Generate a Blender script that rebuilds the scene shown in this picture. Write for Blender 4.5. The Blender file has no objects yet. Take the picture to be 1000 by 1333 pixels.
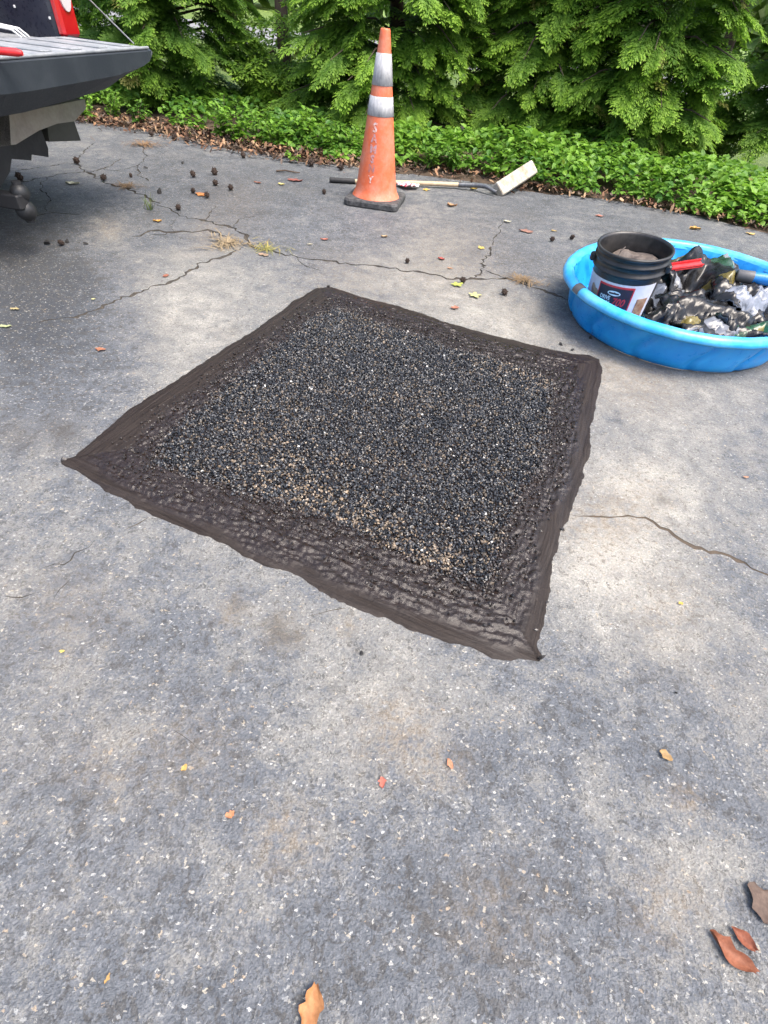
import bpy, math, random
import numpy as np
from mathutils import Matrix, Vector
from mathutils.geometry import delaunay_2d_cdt

random.seed(7)
RNG = np.random.default_rng(11)
R = math.radians
SC = bpy.context.scene
COL = SC.collection

# ------------------------------------------------------------------ camera, sky, sun, exposure
CAM_H, CAM_PITCH, CAM_ROLL, CAM_F = 1.03, R(45.5), R(6.5), 645.0
cam_data = bpy.data.cameras.new('camera')
cam_data.sensor_fit = 'VERTICAL'
cam_data.sensor_height = 36.0
cam_data.lens = CAM_F / 1333.0 * 36.0
cam_data.clip_start, cam_data.clip_end = 0.02, 2000
cam = bpy.data.objects.new('camera', cam_data)
COL.objects.link(cam)
cam.matrix_world = (Matrix.Translation((0, 0, CAM_H)) @ Matrix.Rotation(math.pi / 2 - CAM_PITCH, 4, 'X')
                    @ Matrix.Rotation(CAM_ROLL, 4, 'Z'))
SC.camera = cam

SUN_EL, SUN_AZ = R(66), R(120)          # azimuth clockwise from +Y
world = bpy.data.worlds.new('World')
SC.world = world
world.use_nodes = True
wt = world.node_tree
bg = wt.nodes['Background']
sky = wt.nodes.new('ShaderNodeTexSky')
sky.sky_type = 'NISHITA'
sky.sun_disc = False
sky.sun_elevation = SUN_EL
sky.sun_rotation = SUN_AZ
sky.air_density, sky.dust_density, sky.ozone_density = 1.0, 5.0, 1.0
wt.links.new(sky.outputs[0], bg.inputs[0])
bg.inputs[1].default_value = 0.14
sun_data = bpy.data.lights.new('sun', 'SUN')
sun_data.energy, sun_data.angle, sun_data.color = 1.2, R(32), (1.0, 0.95, 0.87)
sun = bpy.data.objects.new('sun', sun_data)
COL.objects.link(sun)
sd = Vector((math.sin(SUN_AZ) * math.cos(SUN_EL), math.cos(SUN_AZ) * math.cos(SUN_EL), math.sin(SUN_EL)))
sun.rotation_euler = sd.to_track_quat('Z', 'Y').to_euler()
sun.location = sd * 30
SC.view_settings.view_transform = 'Standard'
SC.view_settings.look = 'None'
SC.view_settings.exposure = 1.6
SC.view_settings.gamma = 1.0
SC.view_settings.use_curve_mapping = False
SC.cycles.max_bounces = 5
SC.cycles.diffuse_bounces = 3
SC.cycles.glossy_bounces = 2
SC.cycles.transmission_bounces = 3
SC.cycles.caustics_reflective = SC.cycles.caustics_refractive = False


# ------------------------------------------------------------------ helpers
def gr(px, z=0.0):
    """point of the plane at height z that the photograph shows at pixel px"""
    x, y = (px[0] - 500) / CAM_F, -(px[1] - 666.5) / CAM_F
    c, s = math.cos(CAM_ROLL), math.sin(CAM_ROLL)
    x, y = c * x - s * y, s * x + c * y
    d = np.array([x, math.cos(CAM_PITCH) + y * math.sin(CAM_PITCH), -math.sin(CAM_PITCH) + y * math.cos(CAM_PITCH)])
    return np.array([0, 0, CAM_H]) + d * ((z - CAM_H) / d[2])


def hash2(ix, iy, seed):
    n = (ix.astype(np.int64) * 374761393 + iy.astype(np.int64) * 668265263 + seed * 1442695041) & 0x7fffffff
    n = (n ^ (n >> 13)) * 1274126177 & 0x7fffffff
    n = (n ^ (n >> 16)) & 0x7fffffff
    return n / 0x7fffffff


def vnoise(x, y, seed=0):
    x, y = np.asarray(x, float), np.asarray(y, float)
    ix, iy = np.floor(x), np.floor(y)
    fx, fy = x - ix, y - iy
    fx, fy = fx * fx * (3 - 2 * fx), fy * fy * (3 - 2 * fy)
    a, b = hash2(ix, iy, seed), hash2(ix + 1, iy, seed)
    c, d = hash2(ix, iy + 1, seed), hash2(ix + 1, iy + 1, seed)
    return (a * (1 - fx) + b * fx) * (1 - fy) + (c * (1 - fx) + d * fx) * fy


def fbm(x, y, seed=0, oct=4):
    s, a, t = 0, 1, 0
    for k in range(oct):
        s = s + a * vnoise(np.asarray(x) * 2 ** k, np.asarray(y) * 2 ** k, seed + k * 17)
        t += a
        a *= .5
    return s / t


def setcol(me, name, arr):
    arr = np.asarray(arr, float)
    if arr.shape[1] == 3:
        arr = np.c_[arr, np.ones(len(arr))]
    at = me.attributes.new(name, 'FLOAT_COLOR', 'POINT')
    at.data.foreach_set('color', arr.astype(np.float32).ravel())


def big_mesh(name, V, F, mat, parent=None, smooth=False, col=None):
    """V (n,3), F (m,k) all faces with k corners"""
    V, F = np.asarray(V, np.float32), np.asarray(F, np.int32)
    me = bpy.data.meshes.new(name)
    me.vertices.add(len(V))
    me.vertices.foreach_set('co', V.ravel())
    me.loops.add(F.size)
    me.loops.foreach_set('vertex_index', F.ravel())
    me.polygons.add(len(F))
    me.polygons.foreach_set('loop_start', np.arange(0, F.size, F.shape[1], dtype=np.int32))
    me.polygons.foreach_set('loop_total', np.full(len(F), F.shape[1], np.int32))
    me.update(calc_edges=True)
    me.polygons.foreach_set('use_smooth', np.full(len(F), bool(smooth)))
    if col is not None:
        setcol(me, 'tint', col)
    me.materials.append(mat)
    o = bpy.data.objects.new(name, me)
    COL.objects.link(o)
    o.parent = parent
    return o


class MB:
    """collects shapes for one mesh"""
    def __init__(self):
        self.v, self.f, self.sm = [], [], []

    def add(self, V, F, smooth=False):
        n = len(self.v)
        self.v += [tuple(map(float, p)) for p in V]
        self.f += [tuple(int(i) + n for i in f) for f in F]
        self.sm += [smooth] * len(F)
        return self

    def box(self, c, s, rot=None, bevel=0.0):
        hx, hy, hz = s[0] / 2, s[1] / 2, s[2] / 2
        b = min(bevel, hx * .9, hy * .9, hz * .9)
        if b <= 0:
            V = [(x, y, z) for z in (-hz, hz) for y in (-hy, hy) for x in (-hx, hx)]
            F = [(0, 2, 3, 1), (4, 5, 7, 6), (0, 1, 5, 4), (2, 6, 7, 3), (0, 4, 6, 2), (1, 3, 7, 5)]
        else:
            ring = lambda ax, ay, z: [(ax, -ay + b, z), (ax, ay - b, z), (ax - b, ay, z), (-ax + b, ay, z), (-ax, ay - b, z),
                                      (-ax, -ay + b, z), (-ax + b, -ay, z), (ax - b, -ay, z)]
            V = ring(hx - b * .7, hy - b * .7, -hz) + ring(hx, hy, -hz + b) + ring(hx, hy, hz - b) + ring(hx - b * .7, hy - b * .7, hz)
            F = [tuple(range(7, -1, -1)), tuple(range(24, 32))]
            for k in range(3):
                for i in range(8):
                    j = (i + 1) % 8
                    F.append((k * 8 + i, k * 8 + j, k * 8 + 8 + j, k * 8 + 8 + i))
        M = rot.to_3x3() if rot is not None else Matrix.Identity(3)
        V = [M @ Vector(p) + Vector(c) for p in V]
        return self.add(V, F)

    def lathe(self, prof, n=48, close=False, mod=None, oval=0.0, axis=0.0):
        V, F = [], []
        for k, (r, z) in enumerate(prof):
            for i in range(n):
                a = 2 * math.pi * i / n
                rr = (r + (mod(a, k) if mod else 0)) * (1 + oval * math.cos(2 * (a - axis)))
                V.append((rr * math.cos(a), rr * math.sin(a), z))
        for k in range(len(prof) - 1):
            for i in range(n):
                j = (i + 1) % n
                F.append((k * n + i, k * n + j, (k + 1) * n + j, (k + 1) * n + i))
        if close:
            F.append(tuple(range(n - 1, -1, -1)))
            F.append(tuple((len(prof) - 1) * n + i for i in range(n)))
        return self.add(V, F, True)

    def tube(self, pts, rad, n=8, caps=True):
        pts = [Vector(p) for p in pts]
        if not hasattr(rad, '__len__'):
            rad = [rad] * len(pts)
        V, F = [], []
        up = Vector((.13, .21, 1)).normalized()
        for i, p in enumerate(pts):
            d = (pts[min(i + 1, len(pts) - 1)] - pts[max(i - 1, 0)]).normalized()
            a = d.cross(up)
            if a.length < .05:
                a = d.cross(Vector((1, 0, 0)))
            a.normalize()
            b = a.cross(d)
            for k in range(n):
                t = 2 * math.pi * k / n
                V.append(p + (a * math.cos(t) + b * math.sin(t)) * rad[i])
        for i in range(len(pts) - 1):
            for k in range(n):
                j = (k + 1) % n
                F.append((i * n + k, i * n + j, (i + 1) * n + j, (i + 1) * n + k))
        self.add(V, F, True)
        if caps:
            m = (len(pts) - 1) * n
            self.add(V[:n], [tuple(range(n - 1, -1, -1))])
            self.add(V[m:m + n], [tuple(range(n))])
        return self

    def prism(self, poly, d0, d1, fn):
        """polygon (a,b) swept from d0 to d1; fn(a,b,d) -> xyz"""
        n = len(poly)
        V = [fn(a, b, d0) for a, b in poly] + [fn(a, b, d1) for a, b in poly]
        F = [tuple(range(n)), tuple(range(2 * n - 1, n - 1, -1))]
        F += [(i, i + n, (i + 1) % n + n, (i + 1) % n) for i in range(n)]
        return self.add(V, F)

    def build(self, name, mat, parent=None, col=None):
        me = bpy.data.meshes.new(name)
        me.from_pydata(self.v, [], self.f)
        me.polygons.foreach_set('use_smooth', self.sm)
        if col is not None:
            setcol(me, 'tint', col)
        me.materials.append(mat)
        me.update()
        o = bpy.data.objects.new(name, me)
        COL.objects.link(o)
        o.parent = parent
        return o


def tag(o, label=None, cat=None, group=None, kind=None):
    if label: o['label'] = label
    if cat: o['category'] = cat
    if group: o['group'] = group
    if kind: o['kind'] = kind
    return o


def empty(name, loc, rz=0.0):
    o = bpy.data.objects.new(name, None)
    o.empty_display_size = .1
    COL.objects.link(o)
    o.location = loc
    o.rotation_euler = (0, 0, rz)
    return o


def fix_normals(o):
    import bmesh
    bm = bmesh.new()
    bm.from_mesh(o.data)
    bmesh.ops.recalc_face_normals(bm, faces=bm.faces)
    bm.to_mesh(o.data)
    bm.free()
    return o


# ------------------------------------------------------------------ text bent onto round things
def make_text(s, bold):
    cu = bpy.data.curves.new('t', 'FONT')
    cu.body, cu.size, cu.align_x, cu.align_y = s, 1.0, 'CENTER', 'CENTER'
    cu.resolution_u = 2
    cu.offset = bold
    ob = bpy.data.objects.new('t', cu)
    COL.objects.link(ob)
    me = bpy.data.meshes.new_from_object(ob.evaluated_get(bpy.context.evaluated_depsgraph_get()))
    v = [tuple(p.co) for p in me.vertices]
    f = [tuple(p.vertices) for p in me.polygons]
    bpy.data.objects.remove(ob)
    bpy.data.curves.remove(cu)
    bpy.data.meshes.remove(me)
    return v, f


TEXTS = {t: make_text(*t) for t in [(c_, .035) for c_ in 'SAMNY'] + [(w_, .02) for w_ in ('DRIVE', 'MAXX', '700', 'ASPHALT SEALER')]}


def text_geo(s, size, bold=.02):
    v, f = TEXTS[(s, bold)]
    return [(x * size, y * size, 0) for x, y, _ in v], f


# ------------------------------------------------------------------ materials
class NT:
    def __init__(self, name):
        self.m = bpy.data.materials.new(name)
        self.m.use_nodes = True
        self.t = self.m.node_tree
        self.p = self.t.nodes['Principled BSDF']
        self.out = self.t.nodes['Material Output']

    def put(self, sock, v):
        if isinstance(v, bpy.types.NodeSocket):
            self.t.links.new(v, sock)
        elif v is not None:
            if hasattr(v, '__len__') and len(v) == 3 and sock.type == 'RGBA':
                v = (*v, 1)
            sock.default_value = v

    def n(self, typ, ins=(), **kw):
        nd = self.t.nodes.new('ShaderNode' + typ)
        for k, v in kw.items():
            setattr(nd, k, v)
        for k, v in (ins.items() if isinstance(ins, dict) else enumerate(ins)):
            self.put(nd.inputs[k], v)
        return nd

    def obj(self):
        return self.n('TexCoord').outputs['Object']

    def math(self, op, a, b=None, c=None, clamp=False):
        nd = self.n('Math', [a] + ([b] if b is not None else []) + ([c] if c is not None else []), operation=op)
        nd.use_clamp = clamp
        return nd.outputs[0]

    def noise(self, co, scale, detail=4, rough=.55, dist=0):
        return self.n('TexNoise', {'Vector': co, 'Scale': scale, 'Detail': detail, 'Roughness': rough, 'Distortion': dist}).outputs[0]

    def voro(self, co, scale, feature='F1'):
        return self.n('TexVoronoi', {'Vector': co, 'Scale': scale}, feature=feature)

    def ramp(self, fac, stops, interp='LINEAR'):
        nd = self.n('ValToRGB', [fac])
        cr = nd.color_ramp
        cr.interpolation = interp
        while len(cr.elements) < len(stops):
            cr.elements.new(.5)
        for e, (p, c) in zip(cr.elements, stops):
            e.position = p
            e.color = (*c, 1) if hasattr(c, '__len__') else (c, c, c, 1)
        return nd.outputs[0]

    def mix(self, fac, a, b, mode='MIX'):
        nd = self.n('Mix', data_type='RGBA', blend_type=mode)
        self.put(nd.inputs[0], fac)
        self.put(nd.inputs[6], a)
        self.put(nd.inputs[7], b)
        return nd.outputs[2]

    def attr(self, name):
        return self.n('Attribute', attribute_name=name).outputs

    def bump(self, h, strength=.4, dist=.01, nrm=None):
        nd = self.n('Bump', {'Height': h, 'Strength': strength, 'Distance': dist})
        if nrm is not None:
            self.put(nd.inputs['Normal'], nrm)
        return nd.outputs[0]

    def done(self, col=None, rough=None, nrm=None, metal=None, spec=None, coat=None):
        P = self.p.inputs
        for k, v in (('Base Color', col), ('Roughness', rough), ('Normal', nrm), ('Metallic', metal),
                     ('Specular IOR Level', spec), ('Coat Weight', coat)):
            if v is not None:
                self.put(P[k], v)
        return self.m


def worn(name, base, dirt=None, amount=.35, scale=9, rough=.5, bump=.15, metal=0, spec=.5, grain=60):
    """painted or moulded surface with blotches, fine grain and scuffs"""
    m = NT(name)
    co = m.obj()
    dirt = dirt or tuple(c * .55 for c in base)
    f = m.ramp(m.noise(co, scale, 7, .68), [(.42, 0.), (.68, 1.)])
    c = m.mix(m.math('MULTIPLY', f, amount), base, dirt)
    g = m.noise(co, grain, 4, .6)
    c = m.mix(.35, c, m.ramp(g, [(.3, .35), (.7, .75)]), 'SOFT_LIGHT')
    r = m.math('ADD', m.math('MULTIPLY', m.math('SUBTRACT', g, .5), .35), rough)
    return m.done(c, r, m.bump(g, bump, .004), metal, spec)


def foliage(name, dark, light, rough=.5, trans=.3):
    m = NT(name)
    a = m.attr('tint')
    sep = m.n('SeparateColor', [a[0]]).outputs
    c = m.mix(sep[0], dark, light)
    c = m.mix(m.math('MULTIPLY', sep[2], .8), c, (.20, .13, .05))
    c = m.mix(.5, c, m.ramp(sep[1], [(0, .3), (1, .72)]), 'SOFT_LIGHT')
    m.done(c, rough, spec=.35)
    tr = m.n('BsdfTranslucent', {'Color': m.mix(.5, c, (.22, .42, .04))})
    mx = m.n('MixShader', [trans, m.p.outputs[0], tr.outputs[0]])
    m.t.links.new(mx.outputs[0], m.out.inputs[0])
    return m.m


def tinted(name, rough=.7, spec=.3, bump=0, scale=60, vary=.4):
    m = NT(name)
    co = m.obj()
    g = m.noise(co, scale, 5, .65)
    c = m.mix(vary, m.attr('tint')[0], m.ramp(g, [(.3, .2), (.7, .8)]), 'SOFT_LIGHT')
    return m.done(c, rough, m.bump(g, bump, .004) if bump else None, spec=spec)


def asphalt_mat():
    m = NT('worn_asphalt')
    co = m.obj()
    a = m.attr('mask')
    wr, tn, wet_shade = m.n('SeparateColor', [a[0]]).outputs[:3]
    n1 = m.noise(co, 2.3, 5, .66, .5)
    n2 = m.noise(co, 10, 6, .76, .4)
    nn = m.n('TexNoise', {'Vector': co, 'Scale': 150, 'Detail': 2, 'Roughness': .7})
    n4 = nn.outputs[0]
    n3 = m.noise(co, 46, 4, .76)
    wv = m.n('VectorMath', [nn.outputs[1], (.012, .012, 0), co], operation='MULTIPLY_ADD').outputs[0]
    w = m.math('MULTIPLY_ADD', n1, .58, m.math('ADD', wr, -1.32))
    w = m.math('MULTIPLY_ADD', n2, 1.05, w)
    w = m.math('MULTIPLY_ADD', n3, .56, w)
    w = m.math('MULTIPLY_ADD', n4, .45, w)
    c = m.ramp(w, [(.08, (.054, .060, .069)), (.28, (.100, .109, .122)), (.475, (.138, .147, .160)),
                   (.545, (.178, .180, .177)), (.72, (.232, .228, .212)), (.97, (.38, .366, .325))])
    # dark crevices between the flakes of old sealcoat
    skin = m.math('MULTIPLY', m.ramp(m.noise(co, 40, 4, .66, .8), [(.43, 1.), (.48, 0.)]), m.ramp(w, [(.36, .8), (.56, 0.)]))
    c = m.mix(skin, c, (.074, .072, .069))
    # aggregate: every stone of the mix has its own grey
    v1 = m.voro(wv, 300)
    sp1 = m.n('SeparateColor', [v1.outputs['Color']]).outputs
    c = m.mix(.36, c, m.ramp(sp1[0], [(0, .10), (.5, .46), (.86, .62), (1, 1.)]), 'SOFT_LIGHT')
    # pale flecks where the binder has worn off the stone, broken and irregular
    cl = m.math('MULTIPLY', m.math('SUBTRACT', n2, .4), .75)
    for sc, loc, st, lim, thr, fac in ((105, (3.1, 1.7, 0), (1, .42, 1), .30, .955, .7), (240, (1.3, 7.7, 0), (.5, 1, 1), .55, .84, .7)):
        v2 = m.voro(m.n('Mapping', {'Vector': wv, 'Location': loc, 'Scale': st, 'Rotation': (0, 0, .4)}).outputs[0], sc)
        sp2 = m.n('SeparateColor', [v2.outputs['Color']]).outputs
        near = m.math('LESS_THAN', v2.outputs['Distance'], m.math('MULTIPLY', sp2[1], lim))
        pick = m.math('MULTIPLY', near, m.math('GREATER_THAN', m.math('ADD', sp2[0], cl), thr))
        c = m.mix(m.math('MULTIPLY', pick, fac), c, m.ramp(sp2[2], [(0, (.34, .35, .35)), (.45, (.36, .34, .28)), (.7, (.56, .56, .54)), (.92, (.46, .41, .32)), (1, (.36, .27, .18))]))
    # dark bitumen pits
    pit = m.math('MULTIPLY', m.math('GREATER_THAN', sp1[1], .35), m.math('GREATER_THAN', n3, .56))
    c = m.mix(m.math('MULTIPLY', pit, .62), c, (.050, .050, .050))
    # rusty and sandy stains, oily damp marks, painted shade under the truck
    tf = m.math('MULTIPLY', tn, m.ramp(n3, [(.38, 0.), (.60, 1.)]))
    c = m.mix(m.math('MULTIPLY', tf, .65), c, (.27, .21, .14))
    c = m.mix(m.ramp(m.noise(co, 1.3, 3, .7), [(.50, 0.), (.70, .14)]), c, (.25, .22, .175))
    c = m.mix(m.math('MULTIPLY', wet_shade, m.ramp(n2, [(.3, 1.), (.6, .45)]), clamp=True), c, (.080, .070, .058))
    h = m.math('MULTIPLY_ADD', m.noise(co, 230, 2, .7), 1.2, m.noise(co, 46, 2, .7))
    rg = m.math('MULTIPLY_ADD', n2, .35, .50)
    return m.done(c, rg, m.bump(h, .85, .008), spec=.45)


M = {}
M['asphalt'] = asphalt_mat()
M['crack'] = worn('crack_dirt', (.035, .032, .028), (.09, .07, .05), .7, 40, .9, .6)
M['sandcrack'] = worn('sand_in_crack', (.085, .065, .046), (.04, .033, .027), .7, 40, .9, .6, grain=200)
M['soil'] = worn('leafy_soil', (.055, .038, .025), (.10, .065, .04), .8, 14, .95, .7)
M['litter'] = tinted('dead_leaf_litter', .8, .2, .2, 90)
M['spray'] = foliage('cypress_foliage', (.046, .125, .024), (.270, .450, .048), .6, .44)
M['weed'] = foliage('broad_leaf', (.055, .155, .024), (.215, .400, .048), .48, .40)
M['far'] = foliage('far_foliage', (.05, .09, .03), (.16, .24, .06), .7, .25)
M['bark'] = worn('bark', (.085, .06, .045), (.04, .03, .022), .8, 18, .95, .9)


def lawn_mat():
    m = NT('lawn_grass')
    co = m.obj()
    c = m.ramp(m.noise(co, 3, 8, .7), [(.3, (.10, .17, .025)), (.7, (.19, .27, .05))])
    c = m.mix(.6, c, m.ramp(m.noise(co, 60, 4, .7), [(.3, .2), (.7, .75)]), 'SOFT_LIGHT')
    return m.done(c, .8, m.bump(m.noise(co, 90, 3, .6), 1, .05))


M['lawn'] = lawn_mat()
M['road'] = worn('pale_road', (.20, .20, .205), (.15, .15, .15), .6, 3, .85, .3)


def sealer_mat():
    m = NT('brown_black_sealer')
    co = m.obj()
    st = m.attr('stroke')[1]
    br_ = m.noise(m.n('Mapping', {'Vector': st, 'Scale': (95, 4, 1)}).outputs[0], 1, 5, .7)
    n = m.noise(co, 34, 6, .72)
    f = m.noise(co, 150, 5, .75)
    c = m.ramp(n, [(.3, (.0125, .008, .0062)), (.7, (.025, .0168, .0128))])
    a = m.n('SeparateColor', [m.attr('tint')[0]]).outputs
    c = m.mix(m.math('MULTIPLY', a[0], .7), c, m.ramp(br_, [(.38, (.012, .0085, .007)), (.62, (.046, .037, .0315))]))
    r = m.math('ADD', .06, m.math('MULTIPLY', a[0], .46))
    r = m.math('ADD', r, m.math('MULTIPLY', n, .22))
    b1 = m.bump(br_, m.math('MULTIPLY', a[0], 1.0), .008)
    return m.done(c, r, m.bump(f, .5, .004, b1), spec=m.math('MULTIPLY_ADD', a[0], -.36, .5))


M['sealer'] = sealer_mat()


def stone_mat():
    m = NT('crushed_stone')
    co = m.obj()
    n = m.noise(co, 420, 3, .6)
    c = m.mix(.4, m.attr('tint')[0], m.ramp(n, [(.3, .25), (.7, .75)]), 'SOFT_LIGHT')
    return m.done(c, m.math('ADD', .14, m.math('MULTIPLY', n, .26)), m.bump(n, .25, .002), spec=.55)


M['stone'] = stone_mat()
M['cone'] = worn('faded_orange_pvc', (.64, .135, .055), (.60, .25, .17), .9, 7, .45, .15, spec=.4)
M['rubber'] = worn('dusty_rubber', (.030, .030, .031), (.20, .20, .20), .45, 26, .75, .4)


def collar_mat():
    m = NT('scuffed_reflective_sleeve')
    co = m.obj()
    st = m.n('Mapping', {'Vector': co, 'Scale': (1, 1, .28)}).outputs[0]
    n = m.noise(st, 55, 7, .75, .6)
    c = m.ramp(n, [(.34, (.26, .26, .27)), (.48, (.40, .40, .41)), (.62, (.52, .52, .52))])
    c = m.mix(.4, c, m.ramp(m.noise(co, 9, 4, .6), [(.35, .3), (.65, .7)]), 'SOFT_LIGHT')
    return m.done(c, .45, m.bump(n, .2, .003))


M['collar'] = collar_mat()


def paint_fade(name, c0):
    m = NT(name)
    co = m.obj()
    c = m.mix(m.ramp(m.noise(co, 90, 5, .7), [(.42, .05), (.60, 1.)]), c0, (.63, .16, .075))
    return m.done(c, .6)


M['let_white'] = paint_fade('faded_white_paint', (.66, .58, .56))
M['let_grey'] = paint_fade('faded_grey_paint', (.36, .32, .38))
M['let_dark'] = paint_fade('faded_dark_paint', (.28, .16, .18))
M['wood'] = worn('weathered_handle_wood', (.50, .38, .24), (.30, .22, .14), .6, 18, .6, .3)
M['grip'] = worn('black_foam_grip', (.022, .022, .023), (.06, .06, .06), .5, 30, .7, .3)
M['steel'] = worn('dull_steel', (.16, .17, .18), (.07, .06, .055), .7, 20, .45, .3, metal=.6)
M['palewood'] = worn('sunbleached_board', (.40, .385, .33), (.24, .17, .10), .9, 16, .75, .35)
M['pool'] = worn('blue_pool_plastic', (.010, .27, .72), (.03, .38, .76), .5, 6, .32, .06, grain=25)
M['poolrim'] = worn('pale_blue_pool_plastic', (.03, .38, .78), (.22, .56, .80), .6, 8, .34, .08, grain=25)
M['bucket'] = worn('black_bucket_plastic', (.013, .013, .014), (.06, .055, .05), .6, 12, .38, .1)
M['gunk'] = worn('dried_sealer_gunk', (.085, .068, .058), (.20, .165, .14), .7, 22, .6, .8)
M['label'] = worn('pale_label_paper', (.60, .58, .62), (.45, .42, .45), .4, 14, .4, .04)
M['labeldark'] = worn('dark_label_print', (.030, .014, .018), (.05, .02, .025), .3, 14, .4, .04)
M['labelred'] = worn('red_print', (.52, .03, .03), (.42, .03, .03), .3, 20, .4, .04)
M['labelbrown'] = worn('brown_print', (.24, .12, .07), (.45, .30, .18), .8, 30, .4, .04)
M['white'] = worn('white_print', (.72, .72, .72), (.6, .6, .6), .3, 20, .45, .04)
M['red'] = worn('red_plastic', (.62, .015, .02), (.70, .10, .10), .4, 12, .35, .08)
M['bluetool'] = worn('blue_grip_plastic', (.01, .19, .55), (.02, .12, .35), .4, 15, .4, .1)
M['greycap'] = worn('grey_cap_plastic', (.10, .10, .105), (.05, .05, .05), .4, 15, .5, .1)
M['truck'] = worn('charcoal_truck_plastic', (.015, .020, .027), (.035, .042, .05), .6, 5, .55, .12, grain=120)
M['truckpaint'] = worn('dusty_navy_paint', (.014, .018, .032), (.05, .055, .065), .4, 6, .3, .04)
M['bedliner'] = worn('scuffed_bed_liner', (.20, .215, .23), (.34, .35, .36), .8, 12, .55, .4)
M['chrome'] = worn('tarnished_bumper_steel', (.34, .32, .29), (.22, .20, .18), .6, 8, .38, .08, metal=.55)
M['olive'] = worn('dull_bumper_step', (.060, .058, .050), (.035, .034, .030), .6, 9, .5, .15)
M['blackpl'] = worn('black_underbody_plastic', (.012, .012, .014), (.03, .03, .03), .5, 12, .6, .2)
M['tyre'] = worn('tyre_rubber', (.018, .018, .018), (.05, .047, .043), .6, 10, .8, .4)
M['ball'] = worn('grey_steel_ball', (.022, .023, .025), (.012, .012, .012), .6, 20, .5, .1, metal=.2)
M['cargored'] = worn('dull_red_paint', (.34, .05, .045), (.22, .05, .05), .5, 9, .5, .1)
M['wire'] = worn('white_coated_wire', (.62, .63, .64), (.4, .4, .4), .4, 30, .5, .05)
M['lens_red'] = NT('red_tail_lens').done((.45, .008, .015), .12, spec=.6, coat=.5)
M['lens_clear'] = NT('clear_tail_lens').done((.62, .56, .56), .15, spec=.6, coat=.5)
M['glass'] = NT('tinted_glass').done((.02, .025, .028), .06, spec=.6)
M['leafdry'] = tinted('dry_leaf', .6, .3, .3, 130, .55)
M['gum'] = worn('dry_seed_pod', (.045, .028, .020), (.02, .014, .011), .7, 60, .9, .5)
M['straw'] = tinted('dry_straw', .8, .2, 0, 40, .3)
M['crumb'] = worn('bitumen_crumb', (.018, .017, .017), (.05, .045, .04), .5, 60, .6, .6)


def bag_mat(name, seed, cols):
    m = NT(name)
    co = m.n('Mapping', {'Vector': m.attr('rest')[0], 'Location': (seed * 1.37, seed * .71, 0)}).outputs[0]
    c = (.005, .005, .006)
    for i, (colr, sc, lo, hi) in enumerate(cols):
        k = m.n('Mapping', {'Vector': co, 'Location': (i * 3.3, i * 1.9, 0), 'Rotation': (0, 0, i * .7)}).outputs[0]
        v = m.n('SeparateColor', [m.voro(k, sc).outputs['Color']]).outputs
        f = m.math('MULTIPLY', m.math('GREATER_THAN', v[0], lo), m.ramp(m.noise(k, 24, 5, .7), [(.35, .15), (.5, hi)]))
        c = m.mix(f, c, colr)
    g = m.noise(co, 30, 6, .7)
    c = m.mix(.3, c, m.ramp(g, [(.3, .3), (.7, .7)]), 'SOFT_LIGHT')
    return m.done(c, m.math('ADD', .12, m.math('MULTIPLY', g, .26)), m.bump(m.noise(co, 9, 3, .55, 1.5), .30, .008), spec=.42)


# ------------------------------------------------------------------ the setting
BED = np.array([(-14, 6.9), (-6, 6.45), (-3.4, 5.85), (-2.62, 5.72), (-1.76, 5.38), (-1.03, 5.24), (.07, 5.27), (.62, 5.20),
                (1.01, 5.12), (1.68, 5.06), (2.29, 4.90), (2.80, 4.62), (5, 3.9), (14, 2.0)])


def bed_y(x):
    return np.interp(x, BED[:, 0], BED[:, 1])


def sheet(name, x0, x1, y0, y1, z, mat, n=2):
    xs, ys = np.linspace(x0, x1, n), np.linspace(y0, y1, n)
    X, Y = np.meshgrid(xs, ys)
    V = np.stack([X.ravel(), Y.ravel(), np.full(X.size, z)], 1)
    F = [(j * n + i, j * n + i + 1, (j + 1) * n + i + 1, (j + 1) * n + i) for j in range(n - 1) for i in range(n - 1)]
    return tag(big_mesh(name, V, F, mat), kind='structure')


sheet('ground', -700, 700, -700, 900, -.06, M['lawn'])
sheet('road', -300, 300, 18.6, 28.5, -.045, M['road'])
bx = np.linspace(-14, 14, 120)
V = np.concatenate([np.stack([bx, bed_y(bx) - .25, np.full(120, -.035)], 1), np.stack([bx, bed_y(bx) + .35, .012 + .02 * vnoise(bx * 4, bx * 0, 5)], 1),
                    np.stack([bx, bed_y(bx) + 1.1, .03 + .03 * vnoise(bx * 3, bx * 0, 6)], 1), np.stack([bx, bed_y(bx) + 3.4, np.full(120, -.05)], 1)])
F = [(k * 120 + i, k * 120 + i + 1, (k + 1) * 120 + i + 1, (k + 1) * 120 + i) for k in range(3) for i in range(119)]
tag(big_mesh('planting_bed', V, F, M['soil'], smooth=True), kind='structure')

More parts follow.
